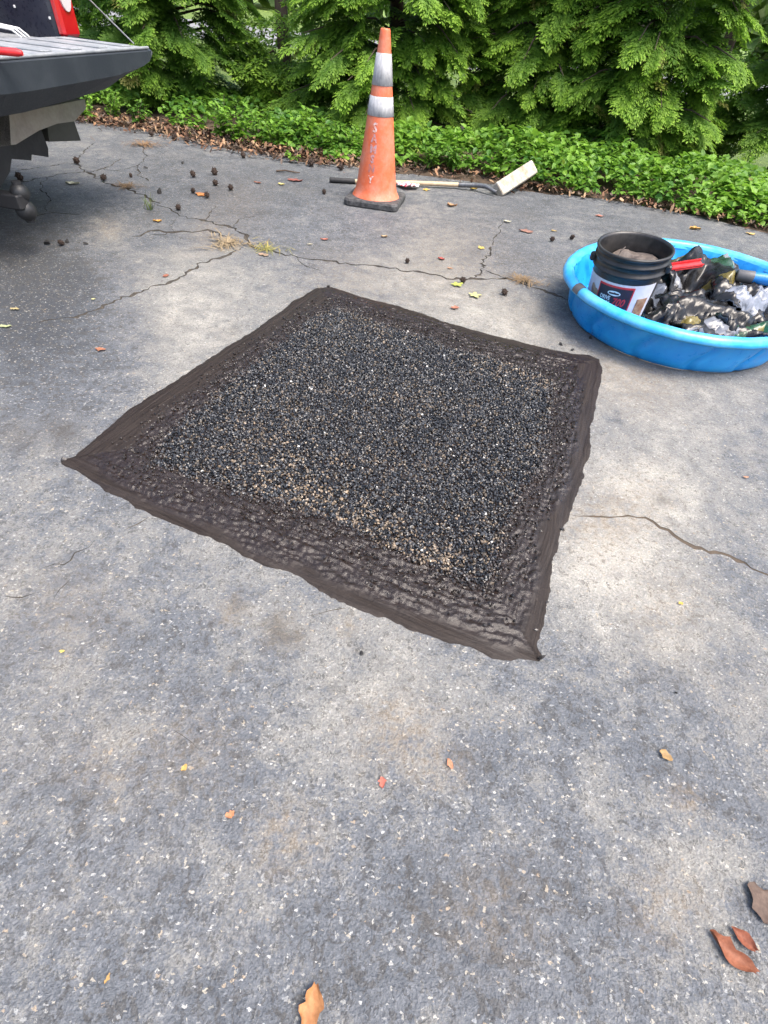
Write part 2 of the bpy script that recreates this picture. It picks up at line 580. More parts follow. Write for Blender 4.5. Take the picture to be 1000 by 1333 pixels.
# cracks: (pixel polyline, mean width m, depth m, material)
CRACKS = [
    ([(186, 214), (168, 219), (150, 222), (128, 219)], .005, .008, 'crack'), ([(60, 229), (52, 246), (66, 260), (60, 276)], .005, .008, 'crack'),
    ([(230, 282), (222, 292), (226, 301)], .005, .008, 'crack'), ([(270, 288), (273, 277), (281, 268)], .005, .008, 'crack'),
    ([(104, 281), (88, 277), (60, 278), (30, 284)], .007, .01, 'crack'), ([(300, 296), (312, 286), (330, 280)], .004, .007, 'crack'),
    ([(385, 333), (398, 345), (420, 352)], .004, .007, 'crack'),
    ([(100, 214), (120, 230), (135, 236), (165, 246), (190, 255), (212, 268), (235, 281), (270, 288), (300, 296), (320, 310), (330, 321), (365, 331),
      (400, 335), (425, 338), (450, 343), (500, 347), (530, 353), (560, 357), (590, 363), (620, 362), (660, 362), (700, 376), (730, 388), (752, 391), (800, 398)], .014, .018, 'crack'),
    ([(172, 308), (190, 304), (207, 300), (225, 302), (250, 300), (281, 300), (297, 308)], .020, .02, 'crack'),
    ([(196, 306), (215, 305), (228, 302)], .010, .012, 'crack'),
    ([(318, 322), (300, 331), (282, 336), (260, 344), (248, 353), (240, 362), (215, 370), (190, 375), (165, 385), (125, 402), (90, 414), (50, 420)], .010, .014, 'crack'),
    ([(620, 362), (628, 345), (635, 330), (638, 320)], .009, .012, 'crack'),
    ([(628, 350), (640, 356), (660, 362)], .005, .008, 'crack'),
    ([(638, 322), (650, 300), (655, 285)], .004, .006, 'crack'),
    ([(102, 213), (88, 212), (60, 217), (20, 222), (-30, 226)], .008, .012, 'crack'),
    ([(10, 236), (35, 236), (60, 230), (90, 226), (130, 222), (160, 206)], .007, .01, 'crack'),
    ([(186, 190), (190, 205), (181, 214), (180, 228), (196, 236)], .006, .01, 'crack'),
    ([(96, 212), (110, 198), (122, 186)], .006, .01, 'crack'),
    ([(55, 741), (85, 738), (100, 722), (118, 714), (128, 700)], .0042, .006, 'crack'),
    ([(160, 690), (178, 680), (192, 671)], .004, .006, 'sandcrack'),
    ([(70, 786), (76, 768), (88, 752)], .003, .005, 'crack'),
    ([(400, 799), (412, 795), (428, 790), (455, 788)], .003, .005, 'sandcrack'),
    ([(738, 667), (752, 672), (775, 677), (795, 676), (812, 675), (829, 672), (860, 685), (890, 703), (905, 712), (930, 716), (960, 727), (1000, 746), (1060, 760)], .0085, .006, 'sandcrack'),
    ([(230, 945), (255, 960), (268, 975)], .002, .004, 'crack'),
    ([(0, 770), (30, 775), (60, 768)], .002, .004, 'crack'),
]


def densify(P, step):
    out = [P[0]]
    for a, b in zip(P[:-1], P[1:]):
        n = max(1, int(np.linalg.norm(b - a) / step))
        for k in range(1, n + 1):
            out.append(a + (b - a) * k / n)
    return np.array(out)


cv, cf, trough = [], [], []
for ci, (pl, wd, dp, mk) in enumerate(CRACKS):
    P = densify(np.array([gr(q)[:2] for q in pl]), max(.018, wd * 2))
    n = len(P)
    d = np.gradient(P, axis=0)
    d /= np.linalg.norm(d, axis=1)[:, None] + 1e-9
    nr = np.stack([-d[:, 1], d[:, 0]], 1)
    s = np.arange(n)
    P = P + nr * ((vnoise(s * .9, s * 0, ci + 40) - .5) * wd * 2.4 + (vnoise(s * .2, s * 0, ci + 90) - .5) * .03 + (hash2(s, s * 0, ci + 5) - .5) * wd * 1.5)[:, None]
    w = wd * 1.35 * (.3 + 1.5 * vnoise(s * .33, s * 0, ci + 3) * vnoise(s * 1.3, s * 0, ci + 8) * 1.6)
    w *= np.clip(np.minimum(s + .25, n - 1 - s + .25) / 3, .1, 1)
    Lp, Rp = P + nr * w[:, None] / 2, P - nr * w[:, None] / 2
    b = len(cv)
    cv += [tuple(p) for p in Lp] + [tuple(p) for p in Rp]
    cf += [(b + i, b + i + 1, b + n + i + 1, b + n + i) for i in range(n - 1)]
    TV = [(p[0], p[1], -.0003) for p in Lp + nr * .0012] + [(p[0], p[1], -dp * (.5 + .5 * min(1, w_ / wd))) for p, w_ in zip(P, w)] + [(p[0], p[1], -.0003) for p in Rp - nr * .0012]
    TF = [(i, i + 1, n + i + 1, n + i) for i in range(n - 1)] + [(n + i, n + i + 1, 2 * n + i + 1, 2 * n + i) for i in range(n - 1)]
    trough.append((TV, TF, mk))

edge_x = np.concatenate([np.linspace(-14, -4.5, 20), np.linspace(-4.4, 4.4, 150), np.linspace(4.5, 14, 20)])
edge = [(x, float(bed_y(x) + (vnoise(x * 3, 0 * x, 2) - .5) * .16 + (vnoise(x * 11, 0 * x, 4) - .5) * .06)) for x in edge_x]
outer = edge + [(14, -7), (-14, -7)]
pts = []


def grid(x0, x1, y0, y1, s, hole=None):
    for y in np.arange(y0, y1, s):
        for x in np.arange(x0, x1, s):
            if hole and hole[0] < x < hole[1] and hole[2] < y < hole[3]:
                continue
            if y < bed_y(x) - .2:
                pts.append((x + random.uniform(-.2, .2) * s, y + random.uniform(-.2, .2) * s))


grid(-1.5, 1.9, -.1, 3.0, .022)
grid(-4.6, 4.6, -1, 6.2, .07, (-1.55, 1.95, -.15, 3.05))
grid(-13.5, 13.5, -6.5, 6.5, .9, (-4.8, 4.8, -1.2, 7))
pts = [p for p in pts]
allv = [Vector(p) for p in outer] + [Vector(p) for p in cv] + [Vector(p) for p in pts]
no = len(outer)
cons = [(i, (i + 1) % no) for i in range(no)] + [e for f in cf for e in ((f[0] + no, f[1] + no), (f[3] + no, f[2] + no))]
ov, oe, of, a1, a2, ofs = delaunay_2d_cdt(allv, cons, [], 0, 1e-6, False)
DV = np.array([(p.x, p.y, 0) for p in ov])
of = np.array(of)
cen = DV[of].mean(1)[:, :2]
drop = cen[:, 1] > np.interp(cen[:, 0], [p[0] for p in edge], [p[1] for p in edge])
cva = np.array(cv)
for f in cf:
    q = cva[list(f)]
    lo, hi = q.min(0), q.max(0)
    c_ = np.where((cen[:, 0] > lo[0]) & (cen[:, 0] < hi[0]) & (cen[:, 1] > lo[1]) & (cen[:, 1] < hi[1]))[0]
    if len(c_):
        sg = []
        for i in range(4):
            e, w_ = q[(i + 1) % 4] - q[i], cen[c_] - q[i]
            sg.append(e[0] * w_[:, 1] - e[1] * w_[:, 0])
        sg = np.array(sg)
        drop[c_[(sg > -1e-9).all(0) | (sg < 1e-9).all(0)]] = True
keep = of[~drop]

# wear of the surface: pale worn zones (+), dark bituminous zones and painted truck shade at the left (-), in metres on the ground
WEAR_SHADE = [(300, 400, 90, .26), (220, 440, 80, .16), (520, 372, 60, .20), (600, 400, 70, .24), (680, 430, 60, .30), (850, 560, 90, .22), (800, 690, 100, .26), (900, 640, 90, .16),
        (760, 770, 70, .30), (930, 520, 80, .12), (890, 800, 90, .16), (330, 730, 90, .14), (480, 850, 110, .18), (240, 650, 70, .16), (560, 930, 80, .14),
        (90, 560, 70, .06), (50, 660, 70, .12), (420, 930, 70, .12), (930, 1180, 60, .16), (860, 1150, 60, .12), (370, 1090, 50, .16), (800, 1060, 70, .08), (100, 950, 60, .06),
        (960, 940, 60, .12), (650, 1020, 60, .05), (260, 340, 50, .12), (200, 385, 50, .16), (140, 303, 24, .30), (740, 292, 30, .14), (560, 290, 60, .08), (790, 480, 40, .26),
        (50, 425, 100, -.26), (20, 330, 100, -.30), (300, 250, 70, -.12), (700, 270, 80, -.12), (480, 300, 60, -.04), (200, 230, 80, -.10), (860, 275, 60, -.12), (390, 230, 60, -.14),  # leading entries: dark asphalt plus the truck's shade painted in
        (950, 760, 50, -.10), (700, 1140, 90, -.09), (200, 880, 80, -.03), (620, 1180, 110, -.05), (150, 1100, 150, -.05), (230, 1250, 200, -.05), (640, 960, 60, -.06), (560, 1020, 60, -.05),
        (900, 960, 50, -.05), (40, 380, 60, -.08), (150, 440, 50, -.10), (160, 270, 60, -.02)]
TAN = [(370, 822, 24, .6), (300, 795, 20, .7), (450, 818, 12, .8), (870, 790, 50, .5), (830, 650, 60, .5), (800, 470, 40, .7), (850, 500, 40, .5), (780, 690, 50, .6), (520, 955, 50, .8),
       (890, 1035, 20, .9), (580, 1000, 30, .5), (130, 1000, 50, .4), (370, 1090, 40, .7), (640, 1180, 70, .4), (870, 1170, 50, .6), (250, 970, 60, .4), (560, 340, 70, .35), (440, 362, 50, .4),
       (270, 303, 20, .6), (140, 296, 16, .6), (90, 790, 60, .35), (690, 420, 50, .3), (310, 265, 40, .4), (610, 330, 60, .4)]
WET_SHADE = [(372, 824, 17, 1.2), (356, 815, 10, .9), (80, 566, 26, .55), (20, 567, 22, .5), (430, 889, 9, .9), (471, 851, 5, .9), (493, 862, 6, .8), (304, 866, 6, .7), (310, 792, 9, .6), (449, 818, 8, .6),
       (730, 860, 6, .6), (530, 700, 3, .1), (455, 893, 6, .6), (10, 300, 60, .3), (300, 430, 10, .3), (860, 652, 8, .5), (790, 480, 10, .4)]  # the broad entry at the left edge paints shade below the truck


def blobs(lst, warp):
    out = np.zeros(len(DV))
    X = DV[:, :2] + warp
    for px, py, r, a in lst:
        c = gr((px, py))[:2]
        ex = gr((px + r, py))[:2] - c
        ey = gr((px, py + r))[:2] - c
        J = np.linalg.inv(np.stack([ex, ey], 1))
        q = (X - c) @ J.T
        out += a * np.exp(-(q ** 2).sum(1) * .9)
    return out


wx = (fbm(DV[:, 0] * 5, DV[:, 1] * 5, 3) - .5) * .16
wy = (fbm(DV[:, 0] * 5, DV[:, 1] * 5, 9) - .5) * .16
sw = np.stack([(fbm(DV[:, 0] * 18, DV[:, 1] * 18, 5) - .5), (fbm(DV[:, 0] * 18, DV[:, 1] * 18, 6) - .5)], 1) * .05
mask = np.stack([np.clip(.47 + 1.0 * blobs(WEAR_SHADE, np.stack([wx, wy], 1)), 0, 1), np.clip(blobs(TAN, sw), 0, 1), np.clip(1.5 * blobs(WET_SHADE, sw), 0, 1)], 1)
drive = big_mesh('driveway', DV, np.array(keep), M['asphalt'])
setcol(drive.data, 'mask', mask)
tag(drive, kind='structure')
for TV, TF, mk in trough:
    MB().add(TV, TF, True).build('crack', M[mk], drive)

# ------------------------------------------------------------------ asphalt patch
OUT = [(79, 599), (96, 595), (140, 556), (180, 526), (220, 501), (260, 474), (300, 450), (340, 425), (380, 394), (412, 375), (432, 374), (470, 386), (520, 399), (580, 419), (640, 436), (700, 451),
       (745, 461), (766, 462), (780, 468), (784, 482), (783, 497), (775, 521), (774, 537), (770, 555), (770, 578), (757, 632), (741, 665), (733, 684), (720, 732), (714, 768), (708, 804),
       (699, 843), (707, 855), (703, 862), (676, 861), (640, 856), (612, 843), (576, 832), (532, 820), (500, 804), (452, 786), (416, 768), (390, 753), (350, 737), (310, 720), (270, 701), (230, 685),
       (187, 664), (125, 631), (82, 604)]
INN = [(196, 612), (205, 575), (290, 505), (360, 450), (415, 407), (440, 404), (540, 438), (640, 470), (722, 497), (718, 560), (690, 640), (655, 720), (636, 768), (610, 764), (540, 742), (430, 690), (330, 655), (240, 628)]


def world_poly(px, step, rough, seed):
    P = np.array([gr(q)[:2] for q in px])
    P = densify(np.vstack([P, P[:1]]), step)[:-1]
    c = P.mean(0)
    d = P - c
    s = np.arange(len(P))
    amp = (fbm(s * .12, s * 0, seed, 5) - .5) * rough
    amp = amp + (vnoise(s * .8, s * 0, seed + 2) - .5) * rough * .45 * vnoise(s * .05, s * 0, seed + 4)
    return P + d / np.linalg.norm(d, axis=1)[:, None] * amp[:, None]


POUT = world_poly(OUT, .007, .020, 21)
PINN = world_poly(INN, .02, .06, 33)


def poly_dist(X, P):
    """signed distance (positive inside) and closest point; exact near the outline"""
    def run(X, P):
        A, B = P, np.roll(P, -1, 0)
        best = np.full(len(X), 1e9)
        cp = np.zeros_like(X)
        ins = np.zeros(len(X), bool)
        for i in range(len(A)):
            ab = B[i] - A[i]
            r = X - A[i]
            t = np.clip((r @ ab) / (ab @ ab + 1e-12), 0, 1)
            q = r - t[:, None] * ab
            dd = q[:, 0] ** 2 + q[:, 1] ** 2
            m = dd < best
            best[m] = dd[m]
            cp[m] = (X - q)[m]
            c = (A[i, 1] > X[:, 1]) != (B[i, 1] > X[:, 1])
            ins ^= c & (X[:, 0] < A[i, 0] + r[:, 1] * ab[0] / (ab[1] + 1e-12))
        return np.where(ins, 1, -1) * np.sqrt(best), cp
    d, cp = run(X, P[::9])
    k = np.where(np.abs(d) < .028)[0]
    for blk in np.array_split(k, 6):
        d[blk], cp[blk] = run(X[blk], P)
    return d, cp, None


gs = .0044
gx, gy = np.arange(POUT[:, 0].min() - .01, POUT[:, 0].max() + .01, gs), np.arange(POUT[:, 1].min() - .01, POUT[:, 1].max() + .01, gs)
GX, GY = np.meshgrid(gx, gy)
X = np.stack([GX.ravel(), GY.ravel()], 1)
do, cpo, arc = poly_dist(X, POUT)
di, cpi, _ = poly_dist(X, PINN)
inside = do > 0
use = do > -gs * 1.3
Xp = np.where(inside[:, None], X, cpo)
dob = np.clip(do, 0, None)
tr = dob / (dob + np.clip(-di, 0, None) + 1e-6)
# direction along the nearest straight side of the patch, for brush strokes
C4 = np.array([gr(q)[:2] for q in [(80, 600), (415, 375), (783, 472), (703, 862)]])
sided, along = [], []
for i in range(4):
    a, b = C4[i], C4[(i + 1) % 4]
    u = (b - a) / np.linalg.norm(b - a)
    nn = np.array([u[1], -u[0]])
    sided.append((X - a) @ nn)
    along.append((X - a) @ u)
sided, along = np.array(sided), np.array(along)
si = np.argmin(np.abs(sided), 0)
ds, al = sided[si, np.arange(len(X))], along[si, np.arange(len(X))]
wv = fbm(X[:, 0] * 6, X[:, 1] * 6, 47, 3) - .5
strokes = fbm((ds + wv * .006) * 95, al * 3 + si * 13, 51, 3)
strokes2 = fbm(ds * 260, al * 7 + si * 13, 57, 2)
lump = fbm((ds + wv * .05) * 150, al * 30 + si * 9, 61, 4)
lump2 = vnoise(X[:, 0] * 135, X[:, 1] * 135, 63)
pit = vnoise(X[:, 0] * 34, X[:, 1] * 34, 66)
sideskew = np.array([.50, .08, .24, .09])[si] + .40 * wv     # how much of each side is smooth brushed sealer
rough_f = np.clip((tr - sideskew) / .22, 0, 1)
rough_f = rough_f * rough_f * (3 - 2 * rough_f)
h = .0012 + .0022 * np.clip(dob / .012, 0, 1) + .007 * np.clip(dob / .09, 0, 1)
h += (1 - rough_f) * ((strokes - .5) * .0042 + (strokes2 - .5) * .0024) * np.clip(dob / .01, 0, 1)
h += rough_f * ((np.clip(lump, .28, .8) - .5) * .0135 + (lump2 - .5) * .0045 + (strokes - .5) * .008)
h -= rough_f * np.clip(pit - .88, 0, 1) * .10
h = np.where(di > 0, h - .004 * np.clip(di / .02, 0, 1), h)
h = np.maximum(h, .0012)
h[~inside] = .0005
nx = len(gx)
idx = np.full(len(X), -1)
ii = np.arange(len(X)).reshape(GX.shape)
q = np.stack([ii[:-1, :-1], ii[:-1, 1:], ii[1:, 1:], ii[1:, :-1]], -1).reshape(-1, 4)
q = q[use[q].all(1) & inside[q].any(1)]
ids = np.unique(q)
idx[ids] = np.arange(len(ids))
patch = tag(empty('asphalt_patch', (0, 0, 0)), 'freshly sealed square asphalt patch with dark gravel and brown black brushed border', 'patch')
tint = np.stack([(1 - rough_f) * (.35 + .65 * strokes)] * 3, 1)
sb = big_mesh('sealer_border', np.c_[Xp, h][ids], idx[q], M['sealer'], patch, smooth=True, col=tint[ids])
setcol(sb.data, 'stroke', np.stack([ds + wv * .02, al, si * 1.7], 1)[ids])


def ico():
    t = (1 + 5 ** .5) / 2
    v = np.array([(-1, t, 0), (1, t, 0), (-1, -t, 0), (1, -t, 0), (0, -1, t), (0, 1, t), (0, -1, -t), (0, 1, -t), (t, 0, -1), (t, 0, 1), (-t, 0, -1), (-t, 0, 1)], float)
    f = np.array([(0, 11, 5), (0, 5, 1), (0, 1, 7), (0, 7, 10), (0, 10, 11), (1, 5, 9), (5, 11, 4), (11, 10, 2), (10, 7, 6), (7, 1, 8), (3, 9, 4), (3, 4, 2), (3, 2, 6), (3, 6, 8), (3, 8, 9),
                  (4, 9, 5), (2, 4, 11), (6, 2, 10), (8, 6, 7), (9, 8, 1)])
    return v / np.linalg.norm(v, axis=1)[:, None], f


ICO_V, ICO_F = ico()


def rand_rot(n, rng):
    q = rng.normal(size=(n, 4))
    q /= np.linalg.norm(q, axis=1)[:, None]
    w, x, y, z = q.T
    return np.stack([np.stack([1 - 2 * (y * y + z * z), 2 * (x * y - z * w), 2 * (x * z + y * w)], -1),
                     np.stack([2 * (x * y + z * w), 1 - 2 * (x * x + z * z), 2 * (y * z - x * w)], -1),
                     np.stack([2 * (x * z - y * w), 2 * (y * z + x * w), 1 - 2 * (x * x + y * y)], -1)], 1)


def pebbles(P, rad, colr, rng, rough=.35, sq=(1, .8, .62)):
    n = len(P)
    Vb = ICO_V[None] * (1 + rng.uniform(-rough, rough, (n, 12, 1)))
    S = np.stack([rad * sq[0], rad * sq[1], rad * sq[2]], 1) * rng.uniform(.75, 1.3, (n, 3))
    Vb = Vb * S[:, None, :]
    Vb = np.einsum('nij,nkj->nki', rand_rot(n, rng), Vb)
    Vb = Vb + P[:, None, :]
    F = ICO_F[None] + (np.arange(n) * 12)[:, None, None]
    return Vb.reshape(-1, 3), F.reshape(-1, 3), np.repeat(colr, 12, 0)


def stone_cols(XY, rng):
    n = len(XY)
    k = rng.random(n)
    base = np.empty((n, 3))
    g = rng.uniform(.007, .032, n)
    base[:] = np.stack([g * .90, g * .98, g * 1.15], 1)
    m = k > .76
    g2 = rng.uniform(.04, .105, n)
    base[m] = np.stack([g2 * .96, g2, g2 * 1.06], 1)[m]
    m = (k > .86) & (k < .95)
    base[m] = np.stack([g2 * 1.4, g2 * 1.12, g2 * .8], 1)[m]
    m = k > .9965
    base[m] = np.array((.62, .60, .55)) * rng.uniform(.7, 1.1, (m.sum(), 1))
    tanp = np.zeros(n)
    for px, py, r, a in [(400, 628, 50, .18), (480, 690, 36, .55), (530, 722, 30, .55), (575, 735, 22, .6), (430, 660, 40, .25), (350, 640, 40, .2), (700, 495, 26, .4), (660, 480, 30, .25),
                         (620, 690, 40, .22), (490, 420, 40, .12), (360, 600, 60, .14)]:
        c = gr((px, py))[:2]
        rr = np.linalg.norm(gr((px + r, py))[:2] - c)
        tanp += a * np.exp(-((XY - c) ** 2).sum(1) / rr ** 2)
    tanp *= .3 + 1.4 * vnoise(XY[:, 0] * 22, XY[:, 1] * 22, 5)
    brown = np.clip(fbm(XY[:, 0] * 5, XY[:, 1] * 5, 88, 3) - .5, 0, 1) * .5
    m = rng.random(n) < brown
    base[m] = (rng.uniform(.4, 1.2, (n, 1)) * np.array((.135, .105, .075)))[m]
    m = rng.random(n) < tanp * .6
    tt = rng.uniform(.45, 1.25, (n, 1)) * np.array((.21, .155, .10)) + rng.uniform(0, .045, (n, 1))
    base[m] = tt[m]
    return base


def jgrid(P, s, rng):
    xs, ys = np.arange(P[:, 0].min() - .05, P[:, 0].max() + .05, s), np.arange(P[:, 1].min() - .05, P[:, 1].max() + .05, s)
    a, b = np.meshgrid(xs, ys)
    Q = np.stack([a.ravel(), b.ravel()], 1)
    return Q + rng.uniform(-.5, .5, Q.shape) * s


Q = jgrid(PINN, .0068, RNG)
d_in, _, _ = poly_dist(Q, PINN)
fuzz = (fbm(Q[:, 0] * 30, Q[:, 1] * 30, 71) - .5) * .07
Q = Q[(d_in + fuzz) > 0]
d_in = d_in[(d_in + fuzz) > 0]
cols = stone_cols(Q, RNG)
coat = np.clip(1 - (d_in + .01) / .05, 0, 1) * .85
m = RNG.random(len(Q)) < coat
cols[m] = np.array((.036, .028, .025)) * RNG.uniform(.7, 1.3, (m.sum(), 1))
zz = .009 + .005 * fbm(Q[:, 0] * 9, Q[:, 1] * 9, 77) + RNG.uniform(-.002, .003, len(Q))
v1, f1, c1 = pebbles(np.c_[Q, zz], RNG.uniform(.0032, .0058, len(Q)), cols, RNG)
# sealer-coated stones bedded in the rough part of the border
Q2 = jgrid(POUT, .0088, RNG)
d_o, _, _ = poly_dist(Q2, POUT)
d_i2, _, _ = poly_dist(Q2, PINN)
t2 = d_o / (d_o + np.clip(-d_i2, 0, None) + 1e-6)
kp = (d_o > .035) & (t2 > .30 + .66 * RNG.random(len(Q2)) ** .9)
kp &= d_i2 < .02
Q2 = Q2[kp]
c2 = np.array((.020, .0155, .0135)) * RNG.uniform(.6, 1.35, (len(Q2), 1))
v2, f2, c2 = pebbles(np.c_[Q2, .010 + RNG.uniform(-.004, .004, len(Q2))], RNG.uniform(.003, .0056, len(Q2)), c2, RNG)
tag(big_mesh('gravel', np.concatenate([v1, v2]), np.concatenate([f1, f2 + len(v1)]), M['stone'], patch, col=np.concatenate([c1, c2])), kind='stuff')
# clods of sealer at the corners and along the edge
clod = [(428, 374, .012), (84, 600, .011), (703, 858, .014), (560, 415, .008), (696, 822, .008), (733, 690, .008), (712, 786, .007)]
P = np.array([(*gr((a, b))[:2], r * .5) for a, b, r in clod])
for p_, (_, _, r_) in zip(P, clod):
    v, f, c = pebbles(np.zeros((1, 3)), np.array([r_ * .62]), np.array([(.03, .026, .024)]), RNG, .5, (1.5, .9, .5))
    big_mesh('sealer_clod', v, f, M['stone'], patch, col=c).location = tuple(p_)


# ------------------------------------------------------------------ traffic cone
cone = tag(empty('traffic_cone', (-.325, 4.215, 0), R(-7)), 'tall faded orange traffic cone with two scuffed white bands on a black base', 'traffic cone')
rnd = []
hb = .198
for k, (cx, cy) in enumerate([(1, 1), (-1, 1), (-1, -1), (1, -1)]):
    for j in range(5):
        a = math.pi / 2 * k + math.pi / 8 * j
        rnd.append((cx * (hb - .04) + .04 * math.cos(a), cy * (hb - .04) + .04 * math.sin(a)))
mb = MB()
rings = [(.97, .0), (1.0, .008), (1.0, .034), (.965, .046)]
V = [(x * s, y * s, z) for s, z in rings for x, y in rnd]
n = len(rnd)
F = [(k * n + i, k * n + (i + 1) % n, (k + 1) * n + (i + 1) % n, (k + 1) * n + i) for k in range(3) for i in range(n)]
F += [tuple(range(n - 1, -1, -1)), tuple(range(3 * n, 4 * n))]
mb.add(V, F)
mb.build('base', M['rubber'], cone)


def cone_r(z):
    return float(np.interp(z, [.046, .06, .085, .13, .93], [.172, .163, .150, .140, .030]))


prof = [(cone_r(z), z) for z in (.047, .052, .06, .07, .085, .105, .13, .2, .3, .4, .5, .6, .7, .8, .9, .922)] + [(.027, .93), (.021, .93), (.021, .9)]
MB().lathe(prof, 56).build('body', M['cone'], cone)
for z0, z1 in ((.666, .818), (.512, .611)):
    e = .0028
    MB().lathe([(cone_r(z0) + .0004, z0 - .001), (cone_r(z0) + e, z0), (cone_r((z0 + z1) / 2) + e, (z0 + z1) / 2), (cone_r(z1) + e, z1), (cone_r(z1) + .0004, z1 + .001)], 56,
               mod=lambda a, k: .0006 * math.sin(5 * a + k)).build('reflective_band', M['collar'], cone)
# loose flap of the lower band
aw = R(192)
fl = [(z, cone_r(z) + .003 + .014 * math.sin((z - .545) / .066 * math.pi)) for z in np.linspace(.545, .611, 7)]
V = [(r * math.cos(aw + d), r * math.sin(aw + d), z) for z, r in fl for d in (-.12, .06)] + [((r - .002) * math.cos(aw + d), (r - .002) * math.sin(aw + d), z) for z, r in fl for d in (-.12, .06)]
F = [(2 * i, 2 * i + 1, 2 * i + 3, 2 * i + 2) for i in range(6)] + [(14 + 2 * i, 16 + 2 * i, 17 + 2 * i, 15 + 2 * i) for i in range(6)]
MB().add(V, F).build('band_flap', M['collar'], cone)
for ch, z, mk, sz in (('S', .452, 'let_white', .06), ('A', .394, 'let_grey', .055), ('M', .338, 'let_grey', .055), ('S', .282, 'let_grey', .052), ('N', .228, 'let_dark', .052), ('Y', .165, 'let_white', .05)):
    v, f = text_geo(ch, sz * 1.15, .035)
    a0 = R(-90 + 7 - 9 + 4)
    vv = []
    for x, y, _ in v:
        zz = z + y
        r = cone_r(zz) + .0018
        a = a0 - R(9) + x / r
        vv.append((r * math.cos(a), r * math.sin(a), zz))
    MB().add(vv, f).build('stencil_letter', M[mk], cone)

# ------------------------------------------------------------------ long handled tool behind the cone
p0, p1 = gr((429, 234), .02), gr((462, 236), .02)
p2, p3 = gr((597, 240.5), .03), gr((625, 241.5), .045)
tool = tag(empty('long_handled_tool', (p0[0], p0[1], 0)), 'long wooden handled tool with pale board head lying behind the cone', 'tool')
o = p0 * [1, 1, 0]
MB().tube([p0 - o, p0 - o + (p1 - p0) * .04, p1 - o], [.014, .0185, .0185], 12).build('grip', M['grip'], tool)
MB().tube([p1 - o, (p1 + p2) / 2 - o + [0, .004, .002], p2 - o], [.0155, .016, .0165], 12).build('handle', M['wood'], tool)
bh = gr((643, 250), .03)
nk = [p2 - o, (p2 + p3) / 2 - o, p3 - o, p3 * .6 + bh * .4 - o + [0, 0, .012], bh - o + [0.02, 0, .0]]
MB().tube(nk, [.019, .0185, .018, .016, .013], 12).build('neck', M['steel'], tool)
ha, hbb = gr((648, 248), .035), np.array([.945, 5.24, .145])
ax = Vector(hbb - ha).normalized()
sdv = Vector((-.30, .62, .70))
sdv = (sdv - ax * sdv.dot(ax)).normalized()
nv = ax.cross(sdv)
Mh = Matrix((ax, sdv, nv)).transposed()
mid = Vector((ha + hbb) / 2 - o)
head = MB().box(mid, ((hbb - ha) @ np.array(ax), .112, .06), Mh, .008).build('head', M['palewood'], tool)
MB().box(mid + nv * -.024 - ax * .12, (.10, .05, .02), Mh, .004).build('ferrule_plate', M['steel'], tool)

# ------------------------------------------------------------------ crumpled wrapper beside the cone
w0 = gr((533, 246), .0)
g = 9
U, W_ = np.meshgrid(np.linspace(-1, 1, g), np.linspace(-1, 1, g))
V = np.stack([U * .075 * (1 + .3 * W_), W_ * .055 * (1 - .25 * U), .012 + .055 * fbm(U * 2 + 5, W_ * 2, 3) * (1 - .5 * U * U)], -1).reshape(-1, 3)
V = np.concatenate([V, V - [0, 0, .003]])
F = [(j * g + i, j * g + i + 1, j * g + g + i + 1, j * g + g + i) for j in range(g - 1) for i in range(g - 1)]
F += [tuple(81 + i for i in f[::-1]) for f in F]
ct = np.where((np.abs(fbm(V[:, 0] * 30, V[:, 1] * 30, 9) - .5) < .07)[:, None], (.62, .03, .06), (.75, .72, .72))
wr = big_mesh('paper_wrapper', V, F, M['leafdry'], col=ct)
wr.location, wr.rotation_euler = tuple(w0), (0, 0, .3)
tag(wr, 'crumpled red and white wrapper lying behind the cone base', 'wrapper')

# ------------------------------------------------------------------ paddling pool
PC, PR = np.array([1.40, 2.672]), .653
OV, OA = .105, R(48)          # the soft pool is pressed slightly oval
pool = tag(empty('paddling_pool', (PC[0], PC[1], 0)), 'round bright blue plastic paddling pool holding the bucket and empty bags', 'paddling pool')


def flute(a, k):
    s = math.sin(a * 22 + .5 * k / 10)
    return .007 * (max(0, s) ** .6 if s > 0 else -(max(0, -s) ** 2) * .3)


def panel(a, k):
    t = k / 11
    b = (a * 16 / (2 * math.pi) + .12 * math.sin(6 * t)) % 1
    rib = -.019 * math.exp(-((b - .5) / .06) ** 2) + .004 * math.sin(b * 2 * math.pi)
    return rib * min(1, 4 * t + .2) * min(1, 4 * (1 - t) + .1) + .004 * math.sin(3 * a + 1)


hw = .188
prof = [(.548, .004), (.563, .010), (.570, .022)] + [(.574 + .042 * t, .022 + (hw - .03) * t) for t in np.linspace(.1, 1, 9)]
MB().lathe(prof, 240, mod=panel, oval=OV, axis=OA).build('wall', M['pool'], pool)
MB().lathe([(.548, .004), (.535, .012), (.3, .010), (.02, .010)], 96, oval=OV, axis=OA).build('floor', M['pool'], pool)
prof = [(.556, .014)] + [(.562 + .040 * t, .022 + (hw - .03) * t) for t in np.linspace(.1, 1, 9)]
MB().lathe(prof, 240, mod=lambda a, k: panel(a, k + 1), oval=OV, axis=OA).build('inner_wall', M['pool'], pool)
rp = [(.598, hw - .02), (.606, hw + .003), (.618, hw + .013), (.632, hw + .015), (.645, hw + .010), (.654, hw - .002), (.656, hw - .016), (.650, hw - .024), (.640, hw - .018), (.612, hw - .012)]
MB().lathe(rp, 160, mod=lambda a, k: .003 * math.sin(3 * a + 1) + .0012 * math.sin(31 * a), oval=OV, axis=OA).build('rim', M['poolrim'], pool)
